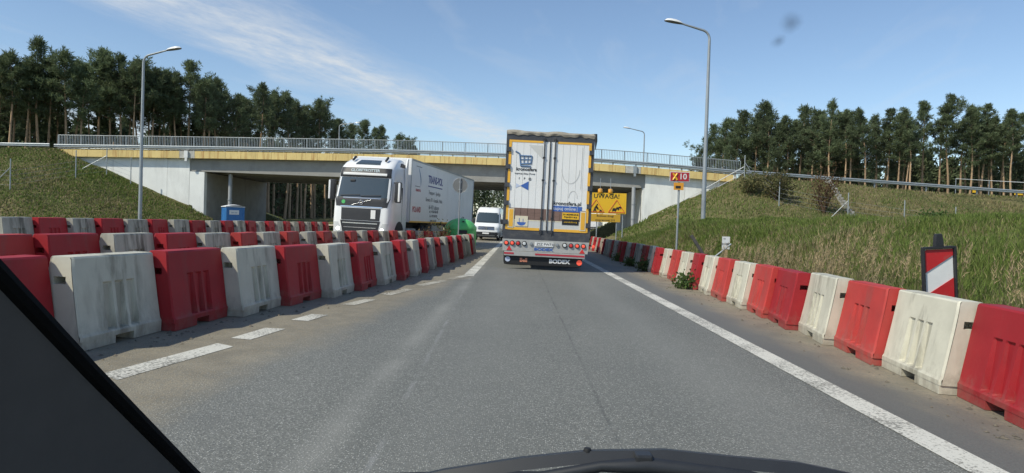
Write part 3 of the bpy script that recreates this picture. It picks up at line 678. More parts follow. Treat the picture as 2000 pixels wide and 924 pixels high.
c4 = ['r', 'w', 'f', 'w', 'r', 'f', 'w', 'f', 'w', 'r', 'w', 'f', 'w', 'r', 'w', 'f', 'd', 'r', 'd', 'r', 'r', 'd', 'f', 'd', 'd', 'r', 'd', 'r', 'd', 'r', 'd', 'r', 'd', 'r']
barrier_row([(3.74, 2.0), (3.89, 6), (3.98, 9), (4.15, 12), (4.27, 16), (4.38, 22), (4.45, 30), (4.7, 46)], 4.52, 32, c4, 'in the row along the right verge', 'barrier row along the right verge', 4, -5.0)

# ------------------------------------------------------------------ vehicles
def wheel(parent, x, y, z, r, w, side):
    """side: +1 outer face towards +x"""
    t = MB(); hw = w / 2
    t.lathe([(r * .55, -hw), (r * .88, -hw), (r * .97, -hw * .8), (r, -hw * .4), (r, hw * .4), (r * .97, hw * .8), (r * .88, hw), (r * .55, hw)], 'x', (0, 0, 0), 24)
    o = t.build('wheel', M_black, parent, smooth=35, loc=(x, y, z))
    t = MB(); t.lathe([(r * .56, -hw * .6), (r * .56, side * hw * .75) if side > 0 else (r * .56, hw * .75), (r * .45, hw * .6), (r * .25, hw * .45), (r * .2, hw * .9), (0.01, hw * .9)] if side > 0 else
                      [(r * .56, hw * .6), (r * .56, -hw * .75), (r * .45, -hw * .6), (r * .25, -hw * .45), (r * .2, -hw * .9), (0.01, -hw * .9)], 'x', (0, 0, 0), 20)
    t.build('rim', M_galv_dark, o, smooth=35)
    return o

class Loft:
    """front of a vehicle facing -Y: sections (z, y of the front, half width, corner radius)"""
    def __init__(s, secs, yback, bulge=0.06): s.z, s.y, s.w, s.r = (np.array(v, float) for v in zip(*secs)); s.yb = yback; s.b = bulge
    def at(s, z): return [float(np.interp(z, s.z, v)) for v in (s.y, s.w, s.r)]
    def front(s, x, z):
        y, w, r = s.at(z); e = abs(x) - (w - r)
        return y + s.b * (x / w) ** 2 + (r - math.sqrt(max(0.0, r * r - e * e)) if e > 0 else 0)
    def section(s, z):
        y, w, r = s.at(z); pts = []
        for yy in np.linspace(s.yb, y + s.b + r + .02, 5)[:-1]: pts.append((-w, yy, z))
        for k in range(6): a = math.pi / 2 * k / 6; x = -(w - r) - r * math.cos(a); pts.append((x, s.front(x, z), z))
        for x in np.linspace(-(w - r), w - r, 9): pts.append((x, s.front(x, z), z))
        for k in range(5, -1, -1): a = math.pi / 2 * k / 6; x = (w - r) + r * math.cos(a); pts.append((x, s.front(x, z), z))
        for yy in np.linspace(s.yb, y + s.b + r + .02, 5)[:-1][::-1]: pts.append((w, yy, z))
        return pts
    def body(s, name, material, parent, zs):
        P = [s.section(z) for z in zs]; mb = MB(); mb.grid(P); n = len(P[0])
        mb.f.append(tuple(range(n))); mb.f.append(tuple(len(mb.v) - n + k for k in range(n - 1, -1, -1)))
        mb.grid([[row[0], row[-1]] for row in P])
        return mb.build(name, material, parent, smooth=38)
    def patch(s, name, material, parent, z0, z1, x0, x1, off=0.012, n=10, nz=6):
        """x0, x1: numbers or functions of t (0 at z0, 1 at z1), as fractions of the half width"""
        f0 = x0 if callable(x0) else (lambda t: x0); f1 = x1 if callable(x1) else (lambda t: x1); P = []; Q = []
        for i in range(nz + 1):
            t = i / nz; z = z0 + (z1 - z0) * t; w = s.at(z)[1]; row = []; rq = []
            for k in range(n + 1):
                x = (f0(t) + (f1(t) - f0(t)) * k / n) * w; y = s.front(x, z); row.append((x, y - off, z)); rq.append((x, y + 0.03, z))
            P.append(row); Q.append(rq)
        mb = MB(); mb.grid(P)
        per = [(0, k) for k in range(n + 1)] + [(i, n) for i in range(1, nz + 1)] + [(nz, k) for k in range(n - 1, -1, -1)] + [(i, 0) for i in range(nz - 1, -1, -1)]
        mb.grid([[P[i][k] for i, k in per], [Q[i][k] for i, k in per]])
        return mb.build(name, material, parent, smooth=38)

def lorry_oncoming():
    t = empty('articulated_lorry', (-6.56, 28.1, float(plane_z(-6.5, 28)) + 0.0), rot=(0, TILT * 1.4, R(-8.0)))
    tag(t, 'white oncoming articulated lorry with pale box trailer behind the barriers', 'lorry')
    L = Loft([(0.28, .10, 1.18, .22), (0.5, .02, 1.235, .24), (1.0, 0.0, 1.25, .24), (1.5, .03, 1.25, .24), (1.95, .08, 1.245, .22), (2.45, .22, 1.225, .22), (2.92, .36, 1.20, .22), (3.05, .34, 1.19, .25),
              (3.35, .46, 1.16, .28), (3.55, .72, 1.12, .3), (3.72, 1.1, 1.05, .3), (3.82, 1.5, 0.98, .3)], 2.25)
    cab = L.body('cab', M_white_paint, t, [.28, .4, .5, .75, 1.0, 1.25, 1.5, 1.75, 1.95, 2.2, 2.45, 2.7, 2.92, 3.05, 3.2, 3.35, 3.45, 3.55, 3.64, 3.72, 3.78, 3.82])
    L.patch('windscreen', M_glass_dark, t, 2.06, 2.90, -0.95, 0.95, 0.010, 16)
    ws = L.patch('sun_visor', M_dark, t, 2.92, 3.32, -0.93, 0.93, 0.03, 16)
    L.patch('visor_light_box', M_whiteink, ws, 3.00, 3.10, -0.80, 0.80, 0.05, 12, 2)
    text('lettering', 'GLOBETROTTER', 0.16, (0, L.front(0, 3.2) - 0.04, 3.20), FRONT, M_chrome, t, sx=1.05, bold=0.004)
    L.patch('dark_brow_panel', M_dark, t, 1.68, 2.07, lambda u: -0.88 - .08 * u, lambda u: 0.88 + .08 * u, 0.014, 16)
    L.patch('upper_grille', M_dark, t, 1.12, 1.62, lambda u: -0.66 - 0.02 * u, lambda u: 0.66 + 0.02 * u, 0.012, 14)
    gr = L.patch('lower_grille', M_dark, t, 0.34, 1.10, lambda u: -0.56 - 0.13 * u, lambda u: 0.56 + 0.13 * u, 0.013, 14)
    for z, w in ((0.98, .60), (0.80, .56), (0.62, .50)): L.patch('grille_bar', M_chrome, gr, z, z + .035, -w, w, 0.028, 12, 1)
    L.patch('brow_chrome', M_chrome, t, 1.665, 1.695, -0.72, 0.72, 0.022, 12, 1); L.patch('brow_chrome', M_chrome, t, 2.03, 2.05, -0.66, 0.66, 0.02, 12, 1)
    # iron-mark ring with slanting bar
    rb = MB(); pts = [(0.09 * math.cos(a), L.front(0, 1.86) - 0.035, 1.86 + 0.09 * math.sin(a)) for a in np.linspace(0, 2 * math.pi, 17)]; rb.tube(pts, 0.016, 6); rb.build('emblem_ring', M_chrome, t, smooth=60)
    MB().tube([(-0.42, L.front(-.4, 1.74) - .03, 1.74), (0.42, L.front(.4, 1.98) - .03, 1.98)], 0.012, 6).build('emblem_bar', M_chrome, t, smooth=60)
    MB().lathe([(0.01, -0.01), (0.08, -0.01), (0.08, 0.01), (0.01, 0.01)], 'y', (-0.78, L.front(-.78, 1.86) - .02, 1.86), 16).build('round_sticker', M_green_pl, t)
    MB().box((0.55, L.front(.55, 1.38) - .02, 1.38), (0.2, 0.02, 0.36)).build('number_plate', M_white_sheet, t)
    for s in (-1, 1):
        f = (lambda u: 0.60 + .17 * u, lambda u: 0.90 + .05 * u) if s > 0 else (lambda u: -0.90 - .05 * u, lambda u: -0.60 - .17 * u)
        h = L.patch('headlamp', M_lampclear, t, 0.58, 1.02, f[0], f[1], 0.010, 6)
        MB().lathe([(0.01, -0.012), (0.085, -0.012), (0.085, 0.012), (0.01, 0.012)], 'y', (s * 0.95, L.front(.95, .74) - .012, .74), 14).build('lamp_bulb', M_drl, h)
        # mirrors
        m_ = MB(); m_.box((s * 1.44, 0.42, 2.35), (0.24, 0.24, 0.86)); mo = m_.build('mirror', M_dark, t, bevel=0.05, smooth=40)
        MB().box((s * 1.515, 0.335, 2.35), (0.09, 0.12, 0.80)).build('mirror_cover', M_white_paint, mo, bevel=0.04, smooth=40)
        MB().tube([(s * 1.2, 0.55, 2.75), (s * 1.42, 0.45, 2.72)], 0.025, 6).build('mirror_arm', M_dark, mo)
        # door window, door seam, wheel arch
        g = MB(); y0 = 0.55
        g.prism([(y0, 2.02), (y0 + .95, 2.08), (y0 + .95, 2.78), (y0 + .18, 2.80)], 'x', s * 1.17, s * 1.252); g.build('door_window', M_glass_dark, t)
        MB().prism([(y0 - .1, 0.55), (y0 + 1.1, .55), (y0 + 1.1, .57), (y0 - .1, .57)], 'x', s * 1.2, s * 1.257).build('door_seam', M_dark, t)
        MB().box((s * 1.235, y0 + 1.08, 1.6), (0.04, 0.012, 2.0)).build('door_seam', M_dark, t)
        w = MB(); w.prism([(1.35 + .62 * math.cos(a), .52 + .62 * math.sin(a)) for a in np.linspace(-.15, math.pi + .15, 16)], 'x', s * 0.9, s * 1.259); w.build('wheel_arch', M_black, t)
        wheel(t, s * 1.08, 1.35, .52, .52, .32, s)
        MB().prism([(1.0, 3.25), (1.75, 3.66), (2.2, 3.62), (2.2, 3.36)], 'x', s * .9, s * 1.135).build('roof_vent', M_dark, t)
        # side deflector
        MB().prism([(1.9, .8), (2.25, .8), (2.25, 3.9), (2.1, 3.9), (1.9, 3.4)], 'x', s * 1.215, s * 1.262).build('side_deflector', M_white_paint, t)
        MB().box((s * .95, 3.4, .55), (.5, 1.4, .6)).build('fuel_tank', M_galv_dark, t, bevel=.08, smooth=40)
        MB().tube([(s * .72, .78, 3.66), (s * .72, 1.05, 3.82)], .05, 8).build('roof_horn', M_dark, t, smooth=60)
    L.patch('roof_hatch', M_glass_dark, t, 3.47, 3.70, lambda u: -0.48 + .05 * u, lambda u: 0.48 - .05 * u, 0.02, 8)
    for x0, x1 in ((-.95, -.1), (-.05, .8)):
        MB().tube([(x0, L.front(x0, 2.12) - .03, 2.12), (x1, L.front(x1, 2.16) - .03, 2.17)], .018, 6).build('wiper', M_black, t)
    MB().box((-.5, L.front(-.5, 2.76) - .03, 2.76), (.22, .04, .1)).build('kerb_mirror', M_dark, t, bevel=.02)
    # chassis and trailer
    MB().box((0, 4.2, .85), (.9, 4.0, .25)).build('chassis', M_chassis, t)
    b = MB(); b.box((0, 2.62 + 6.8, 2.56), (2.55, 13.6, 2.86)); bo = b.build('trailer_box', M_white_panel, t, bevel=.02)
    MB().box((1.283, 2.62 + 6.8, 1.16), (.02, 13.5, .07)).build('reflective_strip', M_yellow_tape, bo)
    MB().box((1.285, 2.66, 2.56), (.03, .06, 2.8)).build('corner_post', M_galv, bo)
    MB().box((1.285, 16.2, 2.56), (.03, .06, 2.8)).build('corner_post', M_galv, bo)
    MB().box((1.285, 9.4, 3.95), (.025, 13.4, .07)).build('top_rail', M_galv, bo)
    for y in (9, 10.3, 11.6): [wheel(t, s * 1.05, 3.6 + y, .5, .5, .38, s) for s in (-1, 1)]
    for s in (-1, 1): wheel(t, s * 1.02, 5.1, .5, .5, .5, s)
    MB().box((1.0, 8.2, .75), (.3, 2.4, .5)).build('pallet_box', M_galv_dark, t)
    for s in (-1, 1): MB().box((s * .7, 6.3, .6), (.14, .14, 1.1)).build('landing_leg', M_chassis, t)
    MB().box((0, 9.4, 1.0), (1.0, 13.2, .2)).build('trailer_chassis', M_chassis, t)
    X = 1.279
    text('lettering', 'TRANS-POL', .52, (X, 6.9, 3.25), RSIDE, M_navy, t, sx=1.02, bold=.012)
    MB().box((X, 6.9, 2.93), (.006, 2.75, .05)).build('underline', M_navy, t)
    for i, (s_, sz) in enumerate((('Transport - Spedycja', .27), ('Barwice 78 - Koszalin, Polska', .27), ('66-433 Lubiszyn', .30))): text('lettering', s_, sz, (X, 6.8, 2.62 - .36 * i), RSIDE, M_greyink, t)
    for i, s_ in enumerate(('tel. +48 600 000 000', 'fax +48 95 000 000', 'www.trans-pol.pl', '0-700 24 h')): text('lettering', s_, .2 - .015 * i, (X, 6.8, 1.55 - .22 * i + .14), RSIDE, M_greyink, t)
    text('lettering', 'POLAND', .36, (X, 3.75, 1.72), RSIDE, M_redink, t, sx=.95, bold=.008)
    text('lettering', 'TRANS-POL', .16, (X, 3.85, 2.62), RSIDE, M_redink, t, bold=.004)
    mb = MB(); mb.box((X, 3.85, 3.72), (.006, .9, .03)); mb.box((X, 3.75, 2.80), (.006, .8, .03)); mb.build('logo_frame', M_greyink, t)
    mb = MB(); P = []
    for u in np.linspace(0, 1, 9): y = 3.75 + .45 * math.sin(u * 1.7); z = 3.68 - .84 * u; P.append([(X, y, z), (X, y + .03 + .10 * math.sin(u * math.pi), z)])
    mb.grid(P); mb.build('logo_sail', M_steelblue, t)
    return t
lorry_oncoming()

def trailer_ahead():
    t = empty('box_trailer', (0.80, 19.8, float(plane_z(.8, 19.8))), rot=(0, TILT, R(0.0))); tag(t, 'curtain trailer seen from behind in our lane with yellow reflective tape and dark frame', 'trailer')
    W = 2.55
    b = MB(); b.box((0, 6.85, 2.55), (2.53, 13.5, 2.78)); b.build('curtain_body', mat('grey_curtain', (.35, .36, .38), .6, .1, 2), t)
    # rear frame
    fr = MB(); fr.box((-W/2 + .065, .06, 2.45), (.13, .14, 2.96)); fr.box((W/2 - .065, .06, 2.45), (.13, .14, 2.96)); fr.box((0, .06, 3.82), (2.29, .14, .22)); fr.box((0, .06, 1.06), (2.29, .14, .18)); fr.build('rear_frame', M_truckframe, t)
    # wrinkled roof tarpaulin over the header
    mb = MB(); P = []; rs = random.Random(4)
    xs = np.linspace(-1.28, 1.285, 40); ys = [-.03, -.045, 0.0, .3, 1.0, 13.5]
    for x in xs:
        sag = .02 * math.sin(9 * x) + .015 * math.sin(23 * x + 1) + rs.uniform(-.012, .012); up = .03 * max(0, math.sin(5 * x + .5)); k = .05 if x > .9 else 0
        P.append([(x, ys[0], 3.885 + sag * .9 - k * .3), (x, ys[1] - .01 * math.sin(17 * x), 3.95 + sag * .3), (x, 0.02, 4.0 + up), (x, .3, 4.01 + up * .5), (x, 1.0, 4.0), (x, 13.5, 4.0)])
    mb.grid(P); mb.build('roof_tarpaulin', M_tarp, t, smooth=50)
    mb = MB(); mb.tube([(1.29, 0, 4.0), (1.31, -.02, 3.8), (1.30, -.02, 3.55)], [.05, .04, .01], 6); mb.build('tarpaulin_flap', M_dark, t, smooth=60)
    # doors with their planked print
    for s in (-1, 1):
        d = MB(); d.box((s * .57, .015, 2.43), (1.13, .06, 2.56)); do = d.build('rear_door', M_white_panel, t, bevel=.004)
        for k in range(5): MB().box((s * .57 + (k - 2) * .2, -.017, 2.43), (.008, .006, 2.5)).build('door_groove', M_grey_print, do)
        # brown worktop of the advertisement
        MB().box((s * .57, -.0175, 1.60), (1.08, .005, .34)).build('brown_print', M_brown_print, do)
        MB().box((s * .57, -.019, 1.42), (1.08, .006, .03)).build('pale_print_edge', M_cream, do)
        MB().box((s * .57, -.0165, 1.28), (1.08, .004, .24)).build('grey_print', M_grey_print, do)
        # locking rods with guides
        for x in (.14,) if s > 0 else (-.17,):
            ro = MB().tube([(x, -.05, 1.0), (x, -.05, 3.84)], .017, 8).build('lock_rod', M_truckframe, t, smooth=60)
            for z in (1.08, 1.5, 2.6, 3.25, 3.78): MB().box((x, -.04, z), (.07, .05, .045)).build('rod_guide', M_dark, ro)
        for z in (1.35, 1.9, 2.42, 2.95, 3.45): MB().box((s * 1.2, -.045, z), (.13, .05, .12)).build('hinge', M_truckframe, t)
        # yellow outline tape: top, bottom, and the pieces between the hinges
        MB().box((s * .70, -.02, 3.70 - .0), (.98, .006, .06)).build('reflective_tape', M_yellow_tape, t)
        MB().box((s * .68, -.022, 1.17), (.94, .006, .075)).build('reflective_tape', M_yellow_tape, t)
        zz = [1.14, 1.28, 1.42, 1.83, 1.97, 2.35, 2.49, 2.88, 3.02, 3.38, 3.52, 3.70]
        for a, b_ in zip(zz[0::2], zz[1::2]): MB().box((s * 1.155, -.024, (a + b_) / 2), (.075, .006, b_ - a)).build('reflective_tape', M_yellow_tape, t)
        # long-vehicle plates
        p = MB().box((s * 1.04, -.03, 1.47), (.17, .012, .56)).build('marker_plate', M_cream, t); MB().box((s * 1.04, -.038, 1.47), (.115, .006, .50)).build('plate_face', M_yellow_tape, p)
        MB().box((s * .80, -.025, .98), (.86, .012, .028)).build('white_bar', M_whiteink, t)
    MB().box((0, -.035, 2.43), (.03, .02, 2.6)).build('door_seal', M_dark, t)
    MB().box((0, .0, .93), (2.5, .1, .16)).build('buffer_sill', M_truckframe, t)
    # pictures on the doors: faint grey shapes, trolley emblem, triangle, lettering
    Y = -.021
    mb = MB(); mb.add([(-.62, Y, 3.6), (-.22, Y, 3.6), (-.22, Y, 3.22)], [(0, 1, 2)]); mb.build('grey_print', M_grey_print, t)
    mb = MB(); P = [[(.62 + .27 * math.cos(a), Y, 2.95 + .42 * math.sin(a)), (.62 + .25 * math.cos(a), Y, 2.95 + .40 * math.sin(a))] for a in np.linspace(math.pi, 2 * math.pi, 14)]; mb.grid(P); mb.build('grey_print', M_grey_print, t)
    mb = MB(); P = [[(.72 + .13 * math.cos(a), Y, 2.12 + .22 * math.sin(a)), (.72 + .115 * math.cos(a), Y, 2.12 + .2 * math.sin(a))] for a in np.linspace(0, math.pi, 12)]; mb.grid(P); mb.build('grey_print', M_grey_print, t)
    mb = MB(); mb.box((1.0 - .07, Y, 3.0), (.012, .004, 1.2)); mb.build('grey_print', M_grey_print, t)
    c = MB()
    def bar(x0, z0, x1, z1, w=.02): c.tube([(x0, Y - .004, z0), (x1, Y - .004, z1)], w, 5)
    bar(-1.0, 3.40, -.88, 3.34); bar(-.88, 3.34, -.83, 2.98); bar(-.87, 3.28, -.52, 3.28); bar(-.52, 3.28, -.54, 3.06); bar(-.84, 3.04, -.54, 3.07); bar(-.83, 2.98, -.54, 2.98)
    bar(-.85, 3.17, -.53, 3.18, .013); bar(-.74, 3.28, -.74, 3.05, .013); bar(-.63, 3.28, -.64, 3.06, .013)
    c.build('trolley_emblem', M_steelblue, t)
    text('lettering', 'kronosfera', .135, (-.66, Y, 2.89), FRONT, M_ink, t, bold=.003)
    text('lettering', 'Inspiracje | Sklep | Porady', .062, (-.70, Y, 2.765), FRONT, M_ink, t, sx=.92)
    for i, ch in enumerate(('f', 'P', '@')): text('lettering', ch, .09, (-.86 + .155 * i, Y, 2.62), FRONT, M_ink, t)
    mb = MB(); mb.add([(-.82, Y - .002, 2.41), (-.58, Y - .002, 2.29), (-.58, Y - .002, 2.55)], [(0, 1, 2)]); mb.build('blue_triangle', M_blue_print, t)
    mb = MB(); mb.add([(-.94, Y, 2.48), (-.94, Y, 2.34), (-.81, Y, 2.41)], [(0, 1, 2)]); mb.build('pale_triangle', M_paleblue, t)
    text('lettering', 'kronosfera.pl', .15, (.57, Y - .002, 1.955), FRONT, M_ink, t, bold=.002)
    bb = MB().box((.57, Y, 1.80), (.86, .004, .16)).build('blue_banner', M_blue_print, t)
    text('lettering', 'kupuj online', .135, (.49, Y - .004, 1.805), FRONT, M_whiteink, t); MB().box((.86, Y - .004, 1.80), (.008, .004, .13)).build('banner_mark', M_whiteink, t)
    st = MB().box((.68, -.026, 1.60), (.48, .004, .19)).build('yellow_sticker', M_yellow_board, t)
    st2 = MB().box((.68, -.027, 1.425), (.48, .004, .165)).build('black_sticker', M_ink, t)
    text('lettering', 'ZA BEZPIECZNE', .062, (.68, -.03, 1.64), FRONT, M_ink, t, bold=.002); text('lettering', 'POJAZDY BUS', .062, (.68, -.03, 1.565), FRONT, M_ink, t, bold=.002)
    text('lettering', 'czterokolka.org', .06, (.68, -.031, 1.425), FRONT, M_yellow_board, t)
    pl = MB().box((-.735, -.03, 1.39), (.37, .012, .30)).build('picture_plate', M_cream, t, bevel=.003)
    mb = MB(); mb.prism([(-.735 + .13 * math.cos(a), 1.36 + .10 * math.sin(a)) for a in np.linspace(math.pi, 2 * math.pi, 12)], 'y', -.038, -.034); mb.tube([(-.80, -.037, 1.36), (-.80, -.037, 1.48)], .008, 5); mb.tube([(-.69, -.037, 1.36), (-.69, -.037, 1.46)], .008, 5)
    mb.build('ship_drawing', M_blue_print, t)
    # lamp panel
    lp = MB().prism([(-1.24, .52), (1.22, .52), (1.25, .86), (-1.26, .86)], 'y', -.06, .05).build('lamp_panel', M_grimy, t)
    for i, x in enumerate((-1.14, -.97, -.80, -.62, .55, .73, .91, 1.09)):
        red = i in (0, 1, 6, 7); dim = i in (2, 5); z = .745
        o = MB().lathe([(.01, -.095), (.05, -.1), (.064, -.085), (.075, -.06), (.075, 0)], 'y', (x, 0, z), 16).build('tail_lamp', M_dark, t, smooth=40)
        MB().lathe([(.01, -.112), (.040, -.11), (.050, -.098), (.050, -.07)], 'y', (x, 0, z), 16).build('lens', M_redlamp_lit if red else (M_redlamp if dim else M_lampclear), o, smooth=40)
    for x in (-.42, .33): MB().lathe([(.01, -.1), (.045, -.095), (.05, -.06)], 'y', (x, 0, .745), 14).build('reversing_lamp', M_galv_dark, t, smooth=40)
    pl = MB().box((-.05, -.075, .745), (.54, .014, .12)).build('number_plate', M_white_sheet, t); text('plate_lettering', 'ZSZ PW73', .105, (-.03, -.085, .745), FRONT, M_ink, pl)
    text('lettering', 'BODEX', .105, (-.06, -.066, .595), FRONT, M_blue_print, t, sx=1.55, bold=.005)
    for x in (-1.05, 1.06): MB().prism([(x - .08, .535), (x + .08, .535), (x, .67)], 'y', -.075, -.055).build('red_triangle', M_redlamp, t)
    MB().tube([(1.26, .0, .78), (1.36, .0, .76)], .02, 6).build('marker_lamp', M_black, t); MB().lathe([(.01, -.05), (.045, -.04), (.045, .03), (.01, .04)], 'y', (1.38, 0, .75), 12).build('marker_lamp', M_redlamp_lit, t, smooth=40)
    # underrun bar and mud flap
    ub = MB().box((-.02, -.03, .445), (2.34, .1, .13)).build('underrun_bar', M_grimy, t, bevel=.01)
    MB().box((-1.05, -.084, .45), (.28, .006, .05)).build('red_stripe', M_redink, ub); MB().box((.42, -.084, .45), (1.42, .006, .05)).build('red_stripe', M_redink, ub)
    mf = MB().prism([(-1.2, .375), (-1.18, .13), (1.05, .13), (1.09, .375)], 'y', 0.0, .03).build('mud_flap', M_black, t)
    text('flap_lettering', 'BODEX', .155, (.42, -.006, .26), FRONT, M_whiteink, mf, sx=1.15, bold=.008)
    text('flap_lettering', 'Bell', .15, (-.62, -.006, .26), FRONT, mat('salmon_lettering', (.65, .25, .15), .5), mf, bold=.006)
    MB().lathe([(.01, -.015), (.075, -.015), (.075, 0)], 'y', (-1.08, 0, .275), 16).build('round_badge', M_paleblue, mf); MB().lathe([(.01, -.015), (.08, -.015), (.08, 0)], 'y', (1.0, 0, .26), 16).build('round_badge', M_redlamp_lit, mf)
    MB().box((0, 6.5, 1.0), (1.1, 13, .3)).build('chassis', M_chassis, t)
    for y in (2.3, 3.6, 4.9):
        for s in (-1, 1): wheel(t, s * 1.04, y, .51, .51, .4, s)
    MB().box((0, 3.6, .51), (1.7, .2, .2)).build('axle', M_chassis, t)
    # tractor unit, hidden ahead of the trailer
    MB().box((0, 15.4, 2.0), (2.45, 2.1, 2.9)).build('tractor_cab', M_white_paint, t, bevel=.12, smooth=40); MB().box((0, 13.6, .8), (.9, 5.2, .3)).build('tractor_chassis', M_chassis, t)
    for y in (12.2, 15.9):
        for s in (-1, 1): wheel(t, s * 1.04, y, .51, .51, .4, s)
trailer_ahead()

def van():
    t = empty('panel_van', (-2.45, 52.0, float(plane_z(-2.5, 52))), rot=(0, TILT, R(-3))); tag(t, 'white oncoming panel van with high roof beyond the green container', 'van')
    L = Loft([(.28, .12, .94, .2), (.45, .02, .98, .22), (.75, 0, 1.0, .22), (1.0, .05, 1.0, .24), (1.15, .22, .99, .25), (1.32, .55, .97, .25), (1.6, .78, .95, .22), (2.1, 1.15, .91, .22), (2.3, 1.32, .88, .25), (2.5, 1.62, .83, .3), (2.6, 2.0, .78, .3)], 6.4, .1)
    L.body('body', M_white_paint, t, [.28, .36, .45, .6, .75, .9, 1.0, 1.08, 1.15, 1.24, 1.32, 1.46, 1.6, 1.85, 2.1, 2.2, 2.3, 2.4, 2.5, 2.56, 2.6])
    L.patch('windscreen', M_glass_dark, t, 1.36, 2.16, -.92, .92, .012, 14)
    L.patch('bumper', M_dark, t, .28, .66, -.97, .97, .02, 14); L.patch('bumper_lip', M_galv_dark, t, .36, .42, -.7, .7, .03, 10, 1)
    g = L.patch('grille', M_dark, t, .82, 1.08, -.62, .62, .015, 12)
    for z in (.86, .94, 1.02): L.patch('grille_bar', M_chrome, g, z, z + .022, -.60, .60, .028, 12, 1)
    MB().lathe([(.01, -.02), (.11, -.02), (.11, .02)], 'y', (0, L.front(0, .95) - .03, .95), 18).build('round_emblem', M_chrome, t, smooth=40)
    text('emblem_lettering', 'VW', .11, (0, L.front(0, .95) - .055, .95), FRONT, M_dark, t)
    MB().box((-.02, L.front(0, .56) - .03, .56), (.5, .015, .11)).build('number_plate', M_white_sheet, t)
    for s in (-1, 1):
        h = L.patch('headlamp', M_lampclear, t, .86, 1.10, .64 if s > 0 else -.95, .95 if s > 0 else -.64, .012, 6)
        MB().lathe([(.01, -.02), (.055, -.02), (.055, .01)], 'y', (s * .76, L.front(.76, .97) - .01, .97), 12).build('lamp_bulb', M_lampclear, h)
        MB().prism([(1.05, 1.38), (2.2, 1.38), (2.2, 2.05), (1.55, 2.08)], 'x', s * .85, s * .972).build('door_window', M_glass_dark, t)
        MB().box((s * 1.1, 1.15, 1.5), (.22, .16, .38)).build('mirror', M_dark, t, bevel=.04, smooth=40)
        MB().box((s * 1.0, 4.2, .75), (.02, 3.0, .1)).build('side_moulding', M_dark, t)
        MB().prism([(1.0 + .42 * math.cos(a), .36 + .42 * math.sin(a)) for a in np.linspace(0, math.pi, 14)], 'x', s * .7, s * 1.006).build('wheel_arch', M_black, t)
        for y in (1.0, 4.9): wheel(t, s * .88, y, .36, .36, .24, s)
    for x0, x1 in ((-.7, -.05), (0, .6)): MB().tube([(x0, L.front(x0, 1.42) - .02, 1.42), (x1, L.front(x1, 1.45) - .02, 1.46)], .012, 5).build('wiper', M_black, t)
    MB().box((0, 2.05, 2.62), (.06, .2, .06)).build('roof_aerial', M_dark, t)
    return t
van()
def far_vehicle(x, y, kind, label, paint, head=R(-12)):
    t = empty(kind, (x + float(curve(y)), y, float(plane_z(x, y))), rz=head); tag(t, label, 'van' if kind == 'delivery_van' else ('lorry' if kind == 'tall_lorry' else 'car'), 'vehicles queuing beyond the bridge')
    H, Ln, W = {'passenger_car': (1.45, 4.3, 1.75), 'delivery_van': (2.4, 5.4, 1.95), 'tall_lorry': (3.6, 9.0, 2.5)}[kind]
    if kind == 'passenger_car': prof = [(0, .35), (0, .8), (1.0, .95), (1.7, H), (3.3, H), (4.1, .95), (Ln, .9), (Ln, .35)]
    elif kind == 'delivery_van': prof = [(0, .35), (0, .95), (.6, 1.15), (1.4, 2.2), (1.8, H), (Ln, H), (Ln, .35)]
    else: prof = [(0, .5), (0, 2.6), (.3, 2.9), (2.0, 3.1), (2.1, H), (Ln, H), (Ln, .9)]
    MB().prism(prof, 'x', -W/2, W/2).build('body', paint, t, bevel=.06, smooth=40)
    z0, z1, y0, y1 = {'passenger_car': (.98, 1.38, 1.05, 1.62), 'delivery_van': (1.2, 2.1, .62, 1.32), 'tall_lorry': (1.7, 2.5, -.01, -.01)}[kind]
    mb = MB(); mb.add([(-W*.42, y0 - .04, z0), (W*.42, y0 - .04, z0), (W*.38, y1 - .05, z1), (-W*.38, y1 - .05, z1), (-W*.42, y0 + .2, z0), (W*.42, y0 + .2, z0), (W*.38, y1 + .2, z1), (-W*.38, y1 + .2, z1)], [(0,1,2,3),(4,7,6,5),(0,4,5,1),(3,2,6,7),(0,3,7,4),(1,5,6,2)]); mb.build('windscreen', M_glass_dark, t)
    for s in (-1, 1):
        MB().box((s * W * .36, -.01, .72), (.3, .06, .14)).build('headlamp', M_lampclear, t)
        for yy in (.9, Ln - 1.0): wheel(t, s * (W/2 - .12), yy, .33, .33, .2, s)
    MB().box((0, -.015, .5), (W * .7, .05, .18)).build('bumper', M_dark, t)
M_silver = mat('silver_paint', (.5, .52, .54), .3, coat=.4)
far_vehicle(-.1, 96, 'delivery_van', 'white delivery van leading the queue beyond the bridge', M_white_paint)
far_vehicle(-.2, 106, 'passenger_car', 'pale silver car second in the queue beyond the bridge', M_silver)
far_vehicle(-.2, 114, 'passenger_car', 'small white car third in the queue beyond the bridge', M_white_paint)
far_vehicle(-.2, 124, 'tall_lorry', 'tall white lorry at the back of the queue beyond the bridge', M_white_paint)

